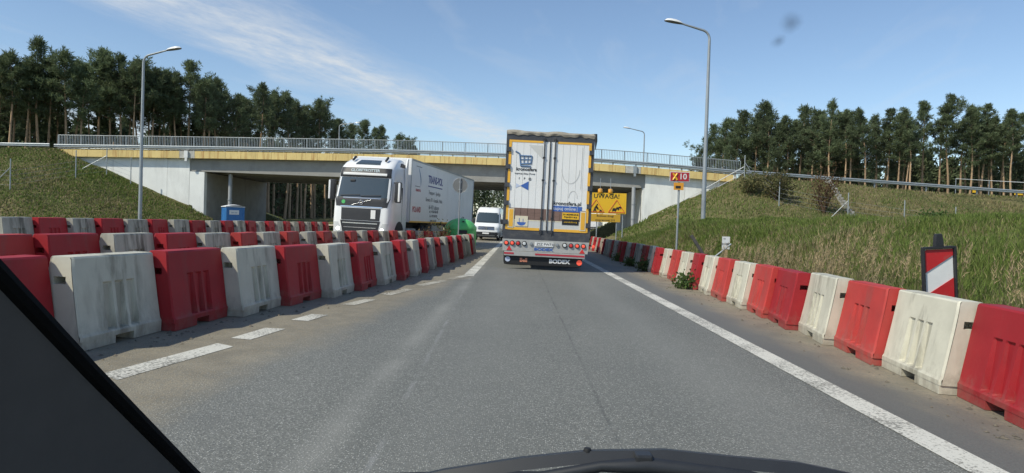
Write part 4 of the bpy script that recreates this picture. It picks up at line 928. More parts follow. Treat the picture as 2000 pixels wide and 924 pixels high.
# ------------------------------------------------------------------ street furniture
def lamp_post(x, y, z, h, arm, label, r0=.10):
    """arm: (dx, dy) of the outreach"""
    t = empty('street_lamp', (x, y, z)); tag(t, label, 'street lamp', 'street lamps around the junction')
    a = Vector((arm[0], arm[1], 0)); n = a.normalized(); pts = [(0, 0, -.4), (0, 0, 1.2), (0, 0, h - .45)]; rs = [r0, r0, r0 * .62]
    for k in range(1, 6): th = k / 5 * R(78); pts.append(tuple(n * (.4 * (1 - math.cos(th))) + Vector((0, 0, h - .45 + .42 * math.sin(th))))); rs.append(r0 * .55)
    e = a + Vector((0, 0, h + .22)); pts.append(tuple(e)); rs.append(r0 * .42)
    MB().tube(pts, rs, 10).build('pole', M_pole, t, smooth=60)
    MB().tube([(0, 0, .5), (0, 0, 1.0)], r0 * 1.03, 10).build('service_door', M_galv_dark, t, smooth=60)
    # luminaire: a shallow tapered shell above a lens
    d = (a + Vector((0, 0, .18))).normalized(); sd = Vector((0, 0, 1)).cross(n).normalized(); up = sd.cross(d) * -1
    if up.z < 0: up = -up
    P = []; Q = []
    for u, w, hh in ((-.05, .05, .04), (.08, .12, .10), (.3, .16, .14), (.55, .165, .14), (.72, .13, .10), (.80, .05, .03)):
        c = e + d * u; P.append([c + sd * w * math.cos(q) + up * (hh * math.sin(q)) for q in np.linspace(0, math.pi, 9)])
        Q.append([c + sd * w * math.cos(q) + up * (-.045 * math.sin(q)) for q in np.linspace(0, math.pi, 9)])
    hd = MB(); hd.grid(P); hd.grid([[q[k] for k in (0, 8)] for q in P]); ho = hd.build('luminaire', M_white_paint, t, smooth=50)
    ln = MB(); ln.grid(Q); ln.build('lamp_lens', M_signback, ho, smooth=50)
    return t
lamp_post(-20.6, 37.0, float(terrain(-20.6, 37)), 9.9 - float(terrain(-20.6, 37)), (1.4, -.2), 'tall grey street lamp on the grass in front of the left abutment')
lamp_post(8.63, 32.0, float(terrain(8.63, 32)), 10.65 - float(terrain(8.63, 32)), (-1.35, -.1), 'tall grey street lamp on the green bank to the right')
lamp_post(14.4, 80.0, 5.0, 7.75, (-1.75, -.3), 'distant street lamp rising above the right part of the bridge')
lamp_post(-29.3, 110.0, 3.2, 13.5, (2.6, -.3), 'distant street lamp in front of the wood beyond the bridge', .12)

def portable_toilet(x, y):
    t = empty('portable_toilet', (x, y, float(terrain(x, y)) + .02), rz=R(38)); tag(t, 'blue portable toilet with white roof below the left abutment', 'toilet')
    for sx, sy in ((-1, 0), (1, 0), (0, -1), (0, 1)):
        d = (.04, 1.08, 1.95) if sx else (1.08, .04, 1.95); w = MB().box((sx * .54, sy * .54, 1.08), d).build('wall_panel', M_blue_pl, t, bevel=.008)
        for k in (-.3, 0, .3):
            MB().box((sx * .565 + (k if sy else 0), sy * .565 + (k if sx else 0), 1.2), (.02, .1, 1.4) if sx else (.1, .02, 1.4)).build('wall_rib', M_blue_pl, w)
    for sx in (-1, 1):
        for sy in (-1, 1): MB().box((sx * .55, sy * .55, 1.08), (.09, .09, 2.0)).build('corner_post', M_blue_pl, t, bevel=.02)
    MB().box((0, 0, .06), (1.2, 1.2, .12)).build('base_skid', M_dark, t)
    mb = MB(); P = []
    for u in np.linspace(-1, 1, 9): P.append([(u * .62, v * .62, 2.08 + .13 * (1 - u * u) * (1 - .4 * v * v)) for v in np.linspace(-1, 1, 9)])
    mb.grid(P); mb.box((0, 0, 2.06), (1.24, 1.24, .05)); mb.build('roof', M_whiteink, t, smooth=50)
    s = MB().box((-.08, -.582, 1.68), (.62, .012, .30)).build('door_sign', M_whiteink, t); text('sign_lettering', 'toi toi', .16, (-.08, -.592, 1.67), FRONT, M_steelblue, s)
    MB().lathe([(.01, .575), (.17, .575), (.17, .590), (.01, .590)], 'x', (0, 0, 1.70), 18).build('round_badge', M_paleblue, t)
    MB().box((.4, -.59, 1.1), (.05, .03, .16)).build('door_handle', M_dark, t)
portable_toilet(-19.3, 46.0)

def bell_container(x, y):
    t = empty('recycling_container', (x, y, float(plane_z(x, y)) + .01), rz=R(12)); tag(t, 'green dome shaped plastic container behind the front barrier row', 'container')
    MB().lathe([(.70, 0), (.78, .05), (.80, .5), (.795, .92)], 'z', n=28).build('lower_shell', M_green_pl, t, smooth=40)
    MB().lathe([(.815, .92), (.815, .97), (.76, 1.10), (.64, 1.25), (.46, 1.37), (.25, 1.45), (.06, 1.475)], 'z', n=28).build('dome_lid', M_green_pl, t, smooth=50)
    MB().box((.03, -.80, .80), (.40, .06, .18)).build('mouth_flap', M_dark, t, bevel=.02); MB().tube([(.02, -.30, 1.47), (.02, -.34, 1.53), (.1, -.34, 1.53), (.1, -.30, 1.47)], .015, 6).build('lifting_ring', M_dark, t)
    MB().box((.05, -.60, 1.31), (.10, .08, .06)).build('catch', M_dark, t)
bell_container(-2.87, 34.0)

def round_sign(x, y):
    t = empty('round_road_sign', (x, y, float(plane_z(x, y)) + .01)); tag(t, 'round road sign seen from its grey back on a thin pole', 'sign')
    MB().tube([(0, 0, 0), (.02, 0, 3.22)], .028, 8).build('pole', M_galv_dark, t, smooth=60)
    MB().lathe([(.01, -.012), (.315, -.012), (.325, 0), (.325, .018), (.01, .018)], 'y', (.02, .05, 2.90), 32).build('sign_plate', M_signback, t, smooth=30)
    MB().tube([(.02 + .325 * math.cos(a), .045, 2.90 + .325 * math.sin(a)) for a in np.linspace(0, 2 * math.pi, 33)], .012, 6).build('sign_rim', M_galv, t, smooth=60)
    for z in (2.72, 3.05): MB().box((.02, .02, z), (.12, .03, .05)).build('clamp', M_galv, t)
    MB().box((0, 0, .06), (.5, .34, .12)).build('foot', M_red_pl, t, bevel=.02)
round_sign(-2.64, 30.2)

def warning_board(x, y):
    zt = lambda px: float(terrain(px, y))
    t = empty('roadworks_board', (x, y, 0), rz=R(1)); tag(t, 'yellow UWAGA roadworks board with two amber lamps by the right verge', 'sign')
    for px in (-.65, .65, 1.05): MB().tube([(px, .06, zt(x + px) - .2), (px, .06, 3.5 if px < 1 else 2.2)], .035, 8).build('post', M_galv, t, smooth=60)
    b = MB().box((0, 0, 2.91), (2.5, .035, 1.36)).build('main_board', M_yellow_board, t, bevel=.01)
    b2 = MB().box((-.10, .0, 1.94), (1.98, .03, .52)).build('lower_board', M_yellow_dull, t, bevel=.01)
    text('board_lettering', 'UWAGA!', .42, (-.06, -.022, 3.36), FRONT, M_ink, b, sx=1.0, bold=.006)
    text('board_lettering', 'Budowa drogi', .20, (-.12, -.02, 2.07), FRONT, M_ink, b2); text('board_lettering', 'ekspresowej S10', .19, (-.12, -.02, 1.80), FRONT, M_ink, b2)
    for cx in (-.74, .62):
        mb = MB(); v = [(cx - .54, 2.32), (cx + .54, 2.32), (cx, 3.14)]
        for k in range(3):
            a, c = v[k], v[(k + 1) % 3]; mb.tube([(a[0], -.022, a[1]), (c[0], -.022, c[1])], .022, 5)
        mb.build('red_triangle', M_redlamp, b)
    m = MB(); cx = -.80   # digging figure
    m.lathe([(.01, -.026), (.055, -.026), (.055, -.02)], 'y', (cx + .14, 0, 2.80), 10)
    for p in ([(cx + .09, 2.76), (cx - .02, 2.58)], [(cx - .02, 2.58), (cx - .10, 2.36)], [(cx - .02, 2.58), (cx + .06, 2.36)], [(cx + .08, 2.72), (cx + .2, 2.55)], [(cx + .06, 2.70), (cx + .14, 2.52)]): m.tube([(q[0], -.024, q[1]) for q in p], .035, 5)
    m.tube([(cx + .05, -.024, 2.62), (cx + .34, -.024, 2.44)], .014, 5); m.prism([(cx + .26, 2.36), (cx + .50, 2.36), (cx + .38, 2.50)], 'y', -.026, -.020); m.build('worker_symbol', M_ink, b)
    m = MB()
    for dx, dz, k in ((.44, 2.40, 1.0), (.66, 2.50, .85), (.82, 2.58, .7)):
        m.box((dx + .02, -.024, dz + .07), (.26 * k, .008, .11 * k)); m.box((dx + .02, -.024, dz + .16 * k), (.18 * k, .008, .09 * k)); m.box((dx - .07 * k, -.024, dz), (.05, .008, .05)); m.box((dx + .10 * k, -.024, dz), (.05, .008, .05))
    m.build('queue_symbol', M_ink, b)
    for px in (-.49, .18):
        l = MB().lathe([(.06, -.02), (.145, 0), (.16, .12), (.145, .24), (.06, .27)], 'z', (px, 0, 3.60), 14).build('warning_lamp', M_amber, t, smooth=40)
        MB().tube([(px, 0, 3.85), (px, 0, 4.55)], .018, 6).build('lamp_stem', M_galv, t, smooth=60)
warning_board(5.82, 45.0)

def route_sign(x, y):
    z = float(terrain(x, y)); t = empty('route_sign', (x, y, 0)); tag(t, 'red road number sign with yellow X and 10 on a grey pole', 'sign')
    MB().tube([(0, .04, z - .3), (.02, .04, 3.0)], .034, 8).build('pole', M_galv, t, smooth=60)
    b = MB().box((.02, 0, 2.945), (.62, .02, .31)).build('sign_border', M_whiteink, t, bevel=.004); MB().box((.02, -.012, 2.945), (.585, .008, .275)).build('red_panel', M_red_sheet, b)
    text('white_digits', '10', .25, (.12, -.019, 2.945), FRONT, M_whiteink, b, bold=.004)
    mb = MB(); mb.tube([(-.19, -.02, 2.84), (-.06, -.02, 3.05)], .028, 5); mb.tube([(-.19, -.02, 3.05), (-.06, -.02, 2.84)], .028, 5); mb.build('yellow_cross', M_yellow_board, b)
    o = MB().box((.0, 0, 2.645), (.31, .02, .23)).build('orange_plate', M_orange, t, bevel=.004); MB().box((-.02, -.012, 2.62), (.16, .006, .08)).build('plate_symbol', M_ink, o)
route_sign(5.0, 21.5)

def chevron_plate(x, y):
    z = float(plane_z(x, y)); t = empty('chevron_plate', (x, y, z + .0), rot=(0, R(-4.5), R(2))); tag(t, 'red and white diagonal striped traffic plate behind the right barriers', 'sign')
    W, z0, z1 = .37, .18, 1.25
    mb = MB(); mb.box((-W/2, 0, (z0 + z1) / 2), (.024, .05, z1 - z0)); mb.box((W/2, 0, (z0 + z1) / 2), (.024, .05, z1 - z0)); mb.box((0, 0, z1 - .01), (W - .03, .05, .03)); mb.box((0, 0, z0 + .02), (W - .04, .05, .05)); mb.build('frame', M_dark, t, bevel=.006)
    MB().box((0, .012, (z0 + z1) / 2), (W - .034, .012, z1 - z0 - .06)).build('white_sheet', M_white_sheet, t)
    # slanting red bands clipped to the sheet
    for c in (-.48, .03, .54, 1.05):
        poly = []; a = W/2 - .02; lo, hi = z0 + .05, z1 - .03; k = .58
        pts = [(-a, c - a * k), (a, c + a * k), (a, c + a * k + .25), (-a, c - a * k + .25)]
        def clip(ps, f, v):
            out = []
            for i in range(len(ps)):
                p, q = ps[i], ps[(i + 1) % len(ps)]; ip, iq = f(p), f(q)
                if ip >= 0: out.append(p)
                if ip * iq < 0: u = ip / (ip - iq); out.append((p[0] + (q[0] - p[0]) * u, p[1] + (q[1] - p[1]) * u))
            return out
        pts = clip(pts, lambda p: p[1] - lo, 0)
        if len(pts) >= 3: pts = clip(pts, lambda p: hi - p[1], 0)
        if len(pts) >= 3: MB().prism(pts, 'y', -.004, .004).build('red_band', M_redink_plate, t)
    mb = MB(); mb.prism([(-.055, z1), (.055, z1), (.045, z1 + .10), (.035, z1 + .15), (-.035, z1 + .15), (-.045, z1 + .10)], 'y', -.025, .025); mb.build('lamp_holder', M_dark, t, bevel=.01)
    MB().box((0, 0, .05), (.4, .6, .1)).build('rubber_base', M_black, t, bevel=.02); MB().box((0, 0, .14), (.06, .06, .12)).build('socket', M_dark, t)
M_redink_plate = mat('red_reflective_sheet', (.50, .02, .025), .4, .06, 6, dirt=(.3, .12, .1, .5), dscale=9, dlo=.58, dhi=.68)
chevron_plate(4.94, 7.9)

def small_sign(x, y):
    z = float(terrain(x, y)); t = empty('survey_marker', (x, y, 0)); tag(t, 'small white distance marker on a timber stake in the grass', 'marker')
    MB().box((.02, .03, (z - .3 + 1.0) / 2), (.07, .05, 1.3 - z)).build('stake', M_wood, t)
    b = MB().box((0, 0, .955), (.21, .012, .35)).build('plate', M_whiteink, t); text('plate_lettering', '11+300', .075, (0, -.008, .92), FRONT, M_ink, b, bold=.003); text('plate_lettering', 'km', .05, (-.04, -.008, 1.07), FRONT, M_ink, b)
    b = empty('fallen_post', (x - .12, y - .25, 0)); tag(b, 'thin pale metal post leaning behind the white survey marker', 'post')
    MB().tube([(-.42, 0, .42), (.22, .1, .93)], .025, 8).build('post', M_galv, b, smooth=60)
    w = empty('leaning_plank', (x - .75, y + .1, 0)); tag(w, 'dark weathered plank leaning over behind the right barriers', 'plank')
    d = Vector((.38, 0, -.55)); MB().box((0.05, 0, .78), (.085, .05, .85), rot=Matrix.Rotation(R(-34), 3, 'Y')).build('plank', M_oldwood, w)
small_sign(5.78, 19.0)

def fence(name, posts, h, label, wires=(.35, .7, 1.05, 1.4), braces=()):
    t = empty(name, (0, 0, 0)); tag(t, label, 'fence', 'wire fences on the embankments'); tops = []
    for x, y in posts:
        z = float(terrain(x, y)); MB().tube([(x, y, z - .3), (x, y, z + h)], .04, 8).build('post', M_galv, t, smooth=60); tops.append(Vector((x, y, z)))
    for k, (dx, dy) in braces:
        q = tops[k]; e = Vector((q.x + dx, q.y + dy, 0)); e.z = float(terrain(e.x, e.y)) - .1
        MB().tube([q + Vector((0, 0, h * .72)), e], .03, 6).build('brace', M_galv, t, smooth=60)
    for w in wires:
        MB().tube([q + Vector((0, 0, min(w, h - .02))) for q in tops], .006, 4).build('wire', M_galv_dark, t)
fence('wire_fence', [(-46, 50.5), (-41.8, 50.2), (-37.5, 50.0), (-35.6, 54.5), (-35.0, 57.6), (-33.5, 58.6)], 2.3, 'wire fence on steel posts across the left grass slope', braces=((4, (-1.8, -.6)), (2, (-1.6, 0))))
FY = 52.5
fence('wire_fence', [(19.0, 58.0), (20.3, FY + 1), (25.2, FY), (29.5, FY), (33.4, FY), (38.2, FY), (43, FY + .6), (48, FY + 1.4)], 2.1, 'wire fence on steel posts along the right embankment slope', braces=((2, (-1.5, -.1)), (4, (-1.9, -.2)), (0, (1.0, -.5))))

def drain_chute(p0, p1, n=16):
    t = empty('drain_chute', (0, 0, 0)); tag(t, 'pale stepped concrete drain chute running down the right slope', 'drain chute')
    for k in range(n):
        u = (k + .5) / n; x = p0[0] + (p1[0] - p0[0]) * u; y = p0[1] + (p1[1] - p0[1]) * u; z = float(terrain(x, y))
        for s in (-1, 1): MB().box((x + s * .17, y, z + .06), (.08, .46, .26)).build('trough_side', M_concrete_grey, t)
        MB().box((x, y, z + .0), (.25, .46, .12)).build('trough_block', M_concrete_grey, t)
drain_chute((26.9, 60.0), (25.6, 50.5), 18)

def marker_post():
    x, y = 9.3, 40.0; z = float(terrain(x, y)); t = empty('marker_post', (x, y, z)); tag(t, 'short yellow marker post on the slope left of the right street lamp', 'post')
    MB().box((0, 0, .45), (.09, .09, 1.0)).build('post', M_yellow_board, t); MB().box((0, 0, .98), (.12, .12, .1)).build('cap', M_orange, t)
marker_post()
def site_rail():
    t = empty('site_railing', (0, 0, 0)); tag(t, 'temporary white rail with small yellow plates above the far right guardrail', 'railing')
    xs = [42.2, 45.4, 49.5, 54]; tops = []
    for x in xs:
        y = 66.5; z = float(ztop(x)) - .2; MB().tube([(x, y, z - .4), (x, y, z + 1.75)], .03, 6).build('post', M_galv, t, smooth=60); tops.append((x, y, z + 1.75))
    MB().tube(tops, .03, 6).build('rail', M_whiteink, t, smooth=60)
    for x, w in ((44.0, .45), (48.2, .8)): MB().box((x, 66.4, float(ztop(x)) + .55), (w, .03, .5)).build('yellow_plate', M_yellow_board, t)
site_rail()

# ------------------------------------------------------------------ pines
def tuft_tris(centres, axes, n, ln, wd, rg, up=0.35):
    """n narrow needle sprays round each centre"""
    m = len(centres); C = np.repeat(centres, n, 0); A = np.repeat(axes, n, 0)
    d = rg.normal(size=(m * n, 3)); d /= np.linalg.norm(d, axis=1)[:, None]; d = d + A * 0.8; d[:, 2] += up; d /= np.linalg.norm(d, axis=1)[:, None]
    side = np.cross(d, rg.normal(size=(m * n, 3))); side /= np.linalg.norm(side, axis=1)[:, None] + 1e-9
    L_ = ln * rg.uniform(.6, 1.25, (m * n, 1)); W_ = wd * rg.uniform(.7, 1.3, (m * n, 1))
    b = C + rg.normal(size=(m * n, 3)) * .10
    V = np.stack([b - side * W_ * .35, b + d * L_ * .55 + side * W_, b + d * L_, b + d * L_ * .55 - side * W_], 1).reshape(-1, 3)
    F = np.arange(m * n * 4).reshape(-1, 4)
    return V, F
def pine_parts(seed, H, crown0, spread, lean=0.0, dens=1.0, fork=False, tufts=19):
    rg = np.random.default_rng(seed); rs = random.Random(seed)
    k = 12; hs = np.linspace(0, 1, k); ang = rs.uniform(0, 6.28); cr = rs.uniform(.2, .75); bx = lean * H * hs ** 1.3 + cr * np.sin(hs * rs.uniform(4, 8) + ang) * np.sqrt(hs) * .7; by = .4 * np.sin(hs * 3.3 + ang * 2) * hs; bx = bx - bx[0]
    pts = [(bx[i], by[i], hs[i] * H * .97) for i in range(k)]; rad = [max(.025, .24 * (1 - .86 * h) * (H / 20)) for h in hs]
    tr = MB(); tr.tube(pts, rad, 7)
    def at(u): return np.array([np.interp(u, hs, bx), np.interp(u, hs, by), u * H * .97])
    cen, axs = [], []; lim = MB(); nb = int(44 * dens)
    sk = rs.uniform(0, 6.28)
    for i in range(nb):
        u = crown0 + (1 - crown0) * (i / nb) ** 0.82; u = min(.995, u + rs.uniform(-.01, .01)); f = (u - crown0) / (1 - crown0)
        prof = (0.45 + .55 * min(1, f / .22)) * (1 - f) ** .62 if f < 1 else .1
        a = i * 2.4 + rs.uniform(-.5, .5); ln = spread * (prof * rs.choice((.45, .65, .85, 1.0, 1.25)) * rs.uniform(.9, 1.1) + .10) * (1 + .28 * math.cos(a - sk)); el = R(rs.uniform(2, 24) + 42 * f)
        d = np.array([math.cos(a) * math.cos(el), math.sin(a) * math.cos(el), math.sin(el)]); p0 = at(u); mid = p0 + d * ln * .55 + np.array([0, 0, -.05 * ln]); p1 = p0 + d * ln + np.array([0, 0, .10 * ln])
        lim.tube([tuple(p0), tuple(mid), tuple(p1)], [.05 * (1 - .6 * f), .03, .012], 4, cap=False)
        m = max(3, int(ln * 4.4))
        for q in range(m):
            v = .34 + .68 * (q + rs.random()) / m; c = p0 + (p1 - p0) * v; off = rg.normal(size=3) * np.array([.19, .19, .11]) * (.5 + ln * .22); cen.append(c + off); axs.append(d * .6 + off)
    for i in range(int(14 * dens)):   # leader
        cen.append(at(min(1, .95 + .06 * rs.random())) + rg.normal(size=3) * np.array([.16, .16, .25])); axs.append(np.array([0, 0, .7]))
    for i in range(rs.randrange(3, 7)):      # dead lower limbs
        u = rs.uniform(.25, crown0); a = rs.uniform(0, 6.28); p0 = at(u); l_ = rs.uniform(.6, 2.0); lim.tube([tuple(p0), tuple(p0 + np.array([math.cos(a) * l_, math.sin(a) * l_, rs.uniform(-.1, .5)]))], [.03, .01], 4, cap=False)
    V, F = tuft_tris(np.array(cen), np.array(axs), tufts, .56, .042, rg)
    return tr, lim, V, F
def pine_proto(seed, H, crown0, spread, lean=0.0, dens=1.0):
    tr, lim, V, F = pine_parts(seed, H, crown0, spread, lean, dens)
    t = tr.build('trunk', M_bark, None, smooth=60); l = lim.build('limbs', M_bark_dark, None); c = np_mesh('crown', V, F, M_needles)
    out = (t.data, l.data, c.data)
    for o in (t, l, c): bpy.data.objects.remove(o)
    return out
PINES = [pine_proto(11, 20, .52, 3.1), pine_proto(12, 20, .56, 2.7, .02), pine_proto(13, 20, .48, 2.8, -.015), pine_proto(14, 20, .56, 3.3, .03), pine_proto(15, 20, .54, 2.5, 0, .9),
         pine_proto(16, 20, .46, 3.0, .01, 1.0), pine_proto(17, 20, .60, 2.9, -.03, .9), pine_proto(18, 20, .55, 3.4, .05, .9),
         pine_proto(41, 20, .64, 2.7), pine_proto(42, 20, .68, 2.4, .02, .9), pine_proto(43, 20, .62, 2.3, -.015), pine_proto(44, 20, .70, 2.8, .02, .9), pine_proto(45, 20, .60, 2.1, 0, .9), pine_proto(46, 20, .66, 2.6, .03, .85)]
def pine(k, x, y, h, rz, label, group, zb=None, lean=0.0):
    s = h / 20.0; z = float(terrain(x, y)) - .1 if zb is None else zb
    t = empty('pine_tree', (x, y, z), rot=(0, lean, rz)); t.scale = (s, s, s); tag(t, label, 'tree', group)
    for nm, d in zip(('trunk', 'limbs', 'crown'), PINES[k % len(PINES)]):
        if nm == 'limbs': link('branches', d, t)
        else: link(nm, d, t)
rs = random.Random(21)
# edges of the two woods: x, y and the height of the tip above the road
LEFT_EDGE = [(-66.5, 83.2, 20.5), (-69.9, 88.4, 20.9), (-66.4, 86.4, 21.0), (-69.6, 91.3, 21.7), (-64.8, 86.2, 21.3), (-67.6, 90.8, 20.7), (-65.1, 89.1, 20.7), (-65.5, 90.7, 19.8), (-63.5, 90.0, 24.1), (-63.1, 91.6, 21.5), (-64.7, 95.1, 20.8), (-60.3, 90.4, 22.5), (-62.4, 94.9, 22.4), (-59.0, 91.6, 21.2), (-62.0, 97.9, 21.4), (-59.1, 95.6, 24.5), (-58.1, 95.8, 23.1), (-59.8, 100.3, 23.1), (-56.4, 96.0, 23.6), (-56.9, 98.6, 22.5), (-54.8, 96.0, 22.8), (-56.8, 100.9, 22.0), (-54.5, 98.5, 23.3), (-55.5, 101.7, 22.8), (-53.2, 98.3, 22.5), (-55.6, 104.4, 22.5), (-52.2, 100.6, 22.7), (-53.9, 106.0, 22.1), (-51.1, 101.4, 22.4), (-53.0, 106.7, 21.7), (-50.4, 102.9, 24.6), (-48.4, 103.0, 22.2), (-49.8, 108.1, 22.5), (-47.9, 105.4, 22.0), (-49.5, 110.6, 22.4), (-48.2, 108.8, 23.2), (-48.5, 111.0, 21.8), (-46.5, 110.7, 21.1), (-48.3, 117.2, 20.4), (-45.9, 113.3, 21.3), (-47.3, 119.5, 21.8), (-45.3, 118.8, 24.5), (-45.7, 123.3, 23.1), (-45.4, 123.4, 24.2), (-45.5, 126.3, 24.0), (-43.0, 125.2, 24.4), (-44.1, 131.0, 24.1), (-42.0, 128.9, 23.2), (-42.5, 133.2, 21.7), (-42.0, 133.5, 23.6), (-41.3, 135.9, 22.6), (-40.5, 135.1, 25.0), (-39.8, 139.9, 23.7), (-39.6, 144.0, 22.6), (-39.0, 145.3, 22.8), (-37.4, 149.6, 22.6), (-35.7, 155.4, 24.2), (-34.2, 161.4, 23.5), (-32.8, 163.3, 24.1), (-30.8, 169.1, 23.0), (-29.3, 175.6, 22.9), (-27.4, 178.1, 21.4)]
RIGHT_EDGE = [(27.2, 102.5, 12.5), (29.1, 106.1, 10.8), (28.5, 103.1, 15.3), (29.2, 102.0, 17.5), (31.0, 104.7, 15.6), (30.5, 100.6, 17.9), (30.6, 97.4, 17.1), (33.0, 101.4, 14.9), (31.9, 97.6, 18.7), (33.6, 100.2, 17.7), (32.9, 96.0, 18.0), (35.1, 100.0, 17.2), (33.6, 94.4, 19.5), (35.5, 96.8, 18.7), (34.7, 92.3, 16.3), (35.9, 92.1, 17.2), (38.1, 95.3, 17.0), (37.7, 92.3, 18.7), (39.2, 93.8, 16.5), (38.6, 90.9, 17.8), (40.7, 93.1, 16.6), (39.5, 89.6, 17.8), (42.3, 94.0, 16.3), (40.1, 88.1, 18.8), (43.5, 93.1, 17.9), (41.0, 86.7, 16.7), (43.7, 90.6, 15.2), (42.2, 86.9, 17.5), (45.5, 91.9, 17.1), (42.8, 84.5, 17.0), (47.2, 91.0, 15.8), (45.4, 87.2, 16.7), (48.0, 90.1, 16.2), (46.1, 86.3, 17.5), (46.8, 85.0, 16.6), (49.0, 87.9, 16.1), (47.8, 84.9, 15.5), (48.2, 84.1, 17.1), (50.6, 85.9, 18.4), (52.4, 86.4, 18.1), (53.1, 85.3, 19.2), (54.8, 85.7, 18.0), (57.5, 88.9, 17.5), (55.4, 84.6, 17.4), (58.6, 87.8, 16.3), (57.5, 85.8, 18.3), (59.7, 87.7, 16.6), (58.3, 84.7, 16.7), (62.2, 88.9, 16.6), (60.0, 85.4, 17.0), (59.4, 82.8, 17.2), (62.8, 85.3, 17.2), (63.1, 83.3, 17.8), (66.8, 87.3, 17.1)]
for i, (x, y, zt_) in enumerate(LEFT_EDGE):
    h = zt_ - float(terrain(x, y)) + .1; lean = 9 if i == 17 else rs.uniform(-2, 2)
    nm = 'leaning pine' if i == 17 else ('tall pointed pine' if h > 21.4 else ('slim pine' if i % 3 == 1 else 'full pine'))
    pine(8 + (i * 5 + i // 4) % 6 if i != 8 else 12, x, y, h, rs.uniform(0, 6.28), '%s, %s from the left edge in the wood behind the bridge' % (nm, ordinal(i + 1)), 'pines along the edge of the left wood', lean=R(lean))
for i, (x, y, zt_) in enumerate(RIGHT_EDGE):
    h = zt_ - float(terrain(x, y)) + .1
    pine([3, 6, 1, 7, 0, 3, 6, 5, 1, 4, 7, 2][i % 12], x, y, h, rs.uniform(0, 6.28), '%s pine, %s from the bridge end in the right wood' % (('crooked' if i % 4 == 1 else ('bushy' if i % 3 == 0 else 'slender')), ordinal(i + 1)), 'pines along the edge of the right wood', lean=R(rs.uniform(-4, 4)))

# the depth of the wood behind its edge: one mass that reads as darkness between the trunks
def wood(name, pts, label, seed, tuft=3, under=34):
    rs = random.Random(seed); rg = np.random.default_rng(seed); Vs, Fs, o = [], [], 0; tv, tf, to = [], [], 0; variants = []
    for k in range(4):
        rk = np.random.default_rng(200 + k); tr = pine_parts(100 + k, 20, .45, 3, 0, .2, tufts=1)[0]; c0 = [.42, .3, .5, .36][k]; n = 125; u = c0 + (1 - c0) * rk.random(n) ** .9
        r = 2.9 * np.clip((1 - u) / (1 - c0), 0.03, 1) ** .6 * np.sqrt(rk.random(n)); a = rk.uniform(0, 6.28, n); C = np.stack([r * np.cos(a), r * np.sin(a), u * 19.6], 1)
        V, F = tuft_tris(C, C * np.array([.25, .25, .01]), tuft, 1.15, .27, rk); C = np.stack([rk.normal(size=under) * 2.2, rk.normal(size=under) * 2.2, rk.uniform(.2, 9.5, under)], 1)
        V2, F2 = tuft_tris(C, C * .1, tuft, 1.3, .30, rk); variants.append((tr, np.concatenate([V, V2]), np.concatenate([F, F2 + len(V)])))
    for x, y, h in pts:
        tr, V, F = variants[rs.randrange(4)]; a = rs.uniform(0, 6.28); c, s = math.cos(a), math.sin(a); k = h / 20; z = float(terrain(x, y)) - .1
        W = V * k; W = np.stack([W[:, 0] * c - W[:, 1] * s + x, W[:, 0] * s + W[:, 1] * c + y, W[:, 2] + z], 1); Vs.append(W); Fs.append(F + o); o += len(W)
        T = np.array(tr.v) * k; T = np.stack([T[:, 0] * c - T[:, 1] * s + x, T[:, 0] * s + T[:, 1] * c + y, T[:, 2] + z], 1); q = np.array([f for f in tr.f if len(f) == 4]); tv.append(T); tf.append(q + to); to += len(T)
    root = empty(name, (0, 0, 0)); tag(root, label, 'wood', kind='stuff')
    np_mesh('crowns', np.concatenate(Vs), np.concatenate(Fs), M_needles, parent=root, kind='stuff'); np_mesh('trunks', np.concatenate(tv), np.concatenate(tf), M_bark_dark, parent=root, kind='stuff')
rw = random.Random(5); P = []
EX = [-70, -50, -43, -31]; EY = [84, 103, 135, 180]
for i in range(380):
    y0 = 86 + 95 * rw.random(); x0 = float(np.interp(y0, EY, EX)); d = 3 + 42 * rw.random() ** 1.3; P.append((x0 - d * .75, y0 + d * .7 + 2, rw.uniform(13.5, 16.8)))
for i in range(40): P.append((rw.uniform(-130, -78), rw.uniform(88, 130), rw.uniform(17, 21)))
for i in range(95): P.append((rw.uniform(-46, 6), rw.uniform(196, 250), rw.uniform(12, 16)))
wood('pine_wood', P, 'dark mass of pines deep in the left wood beyond the bridge', 9)
P = []
for i in range(300): u = rw.random(); d = 3 + 36 * rw.random() ** 1.3; P.append((27 + 62 * u + d * .2 + 3 * (u < .15), float(np.interp(27 + 62 * u, [27, 35, 45, 90], [104, 95, 87, 85])) + d + 2, rw.uniform(10.5, 13.3) - 3.5 * (u < .12)))
for i in range(36): P.append((rw.uniform(86, 130), rw.uniform(88, 120), rw.uniform(14, 17)))
wood('pine_wood', P, 'dark mass of pines deep in the right wood behind the guardrail', 10)
P = [(rw.uniform(45, 130), rw.uniform(270, 330), rw.uniform(7, 10)) for i in range(60)]
wood('pine_wood', P, 'far low belt of trees seen under the right end of the bridge', 12, 3)

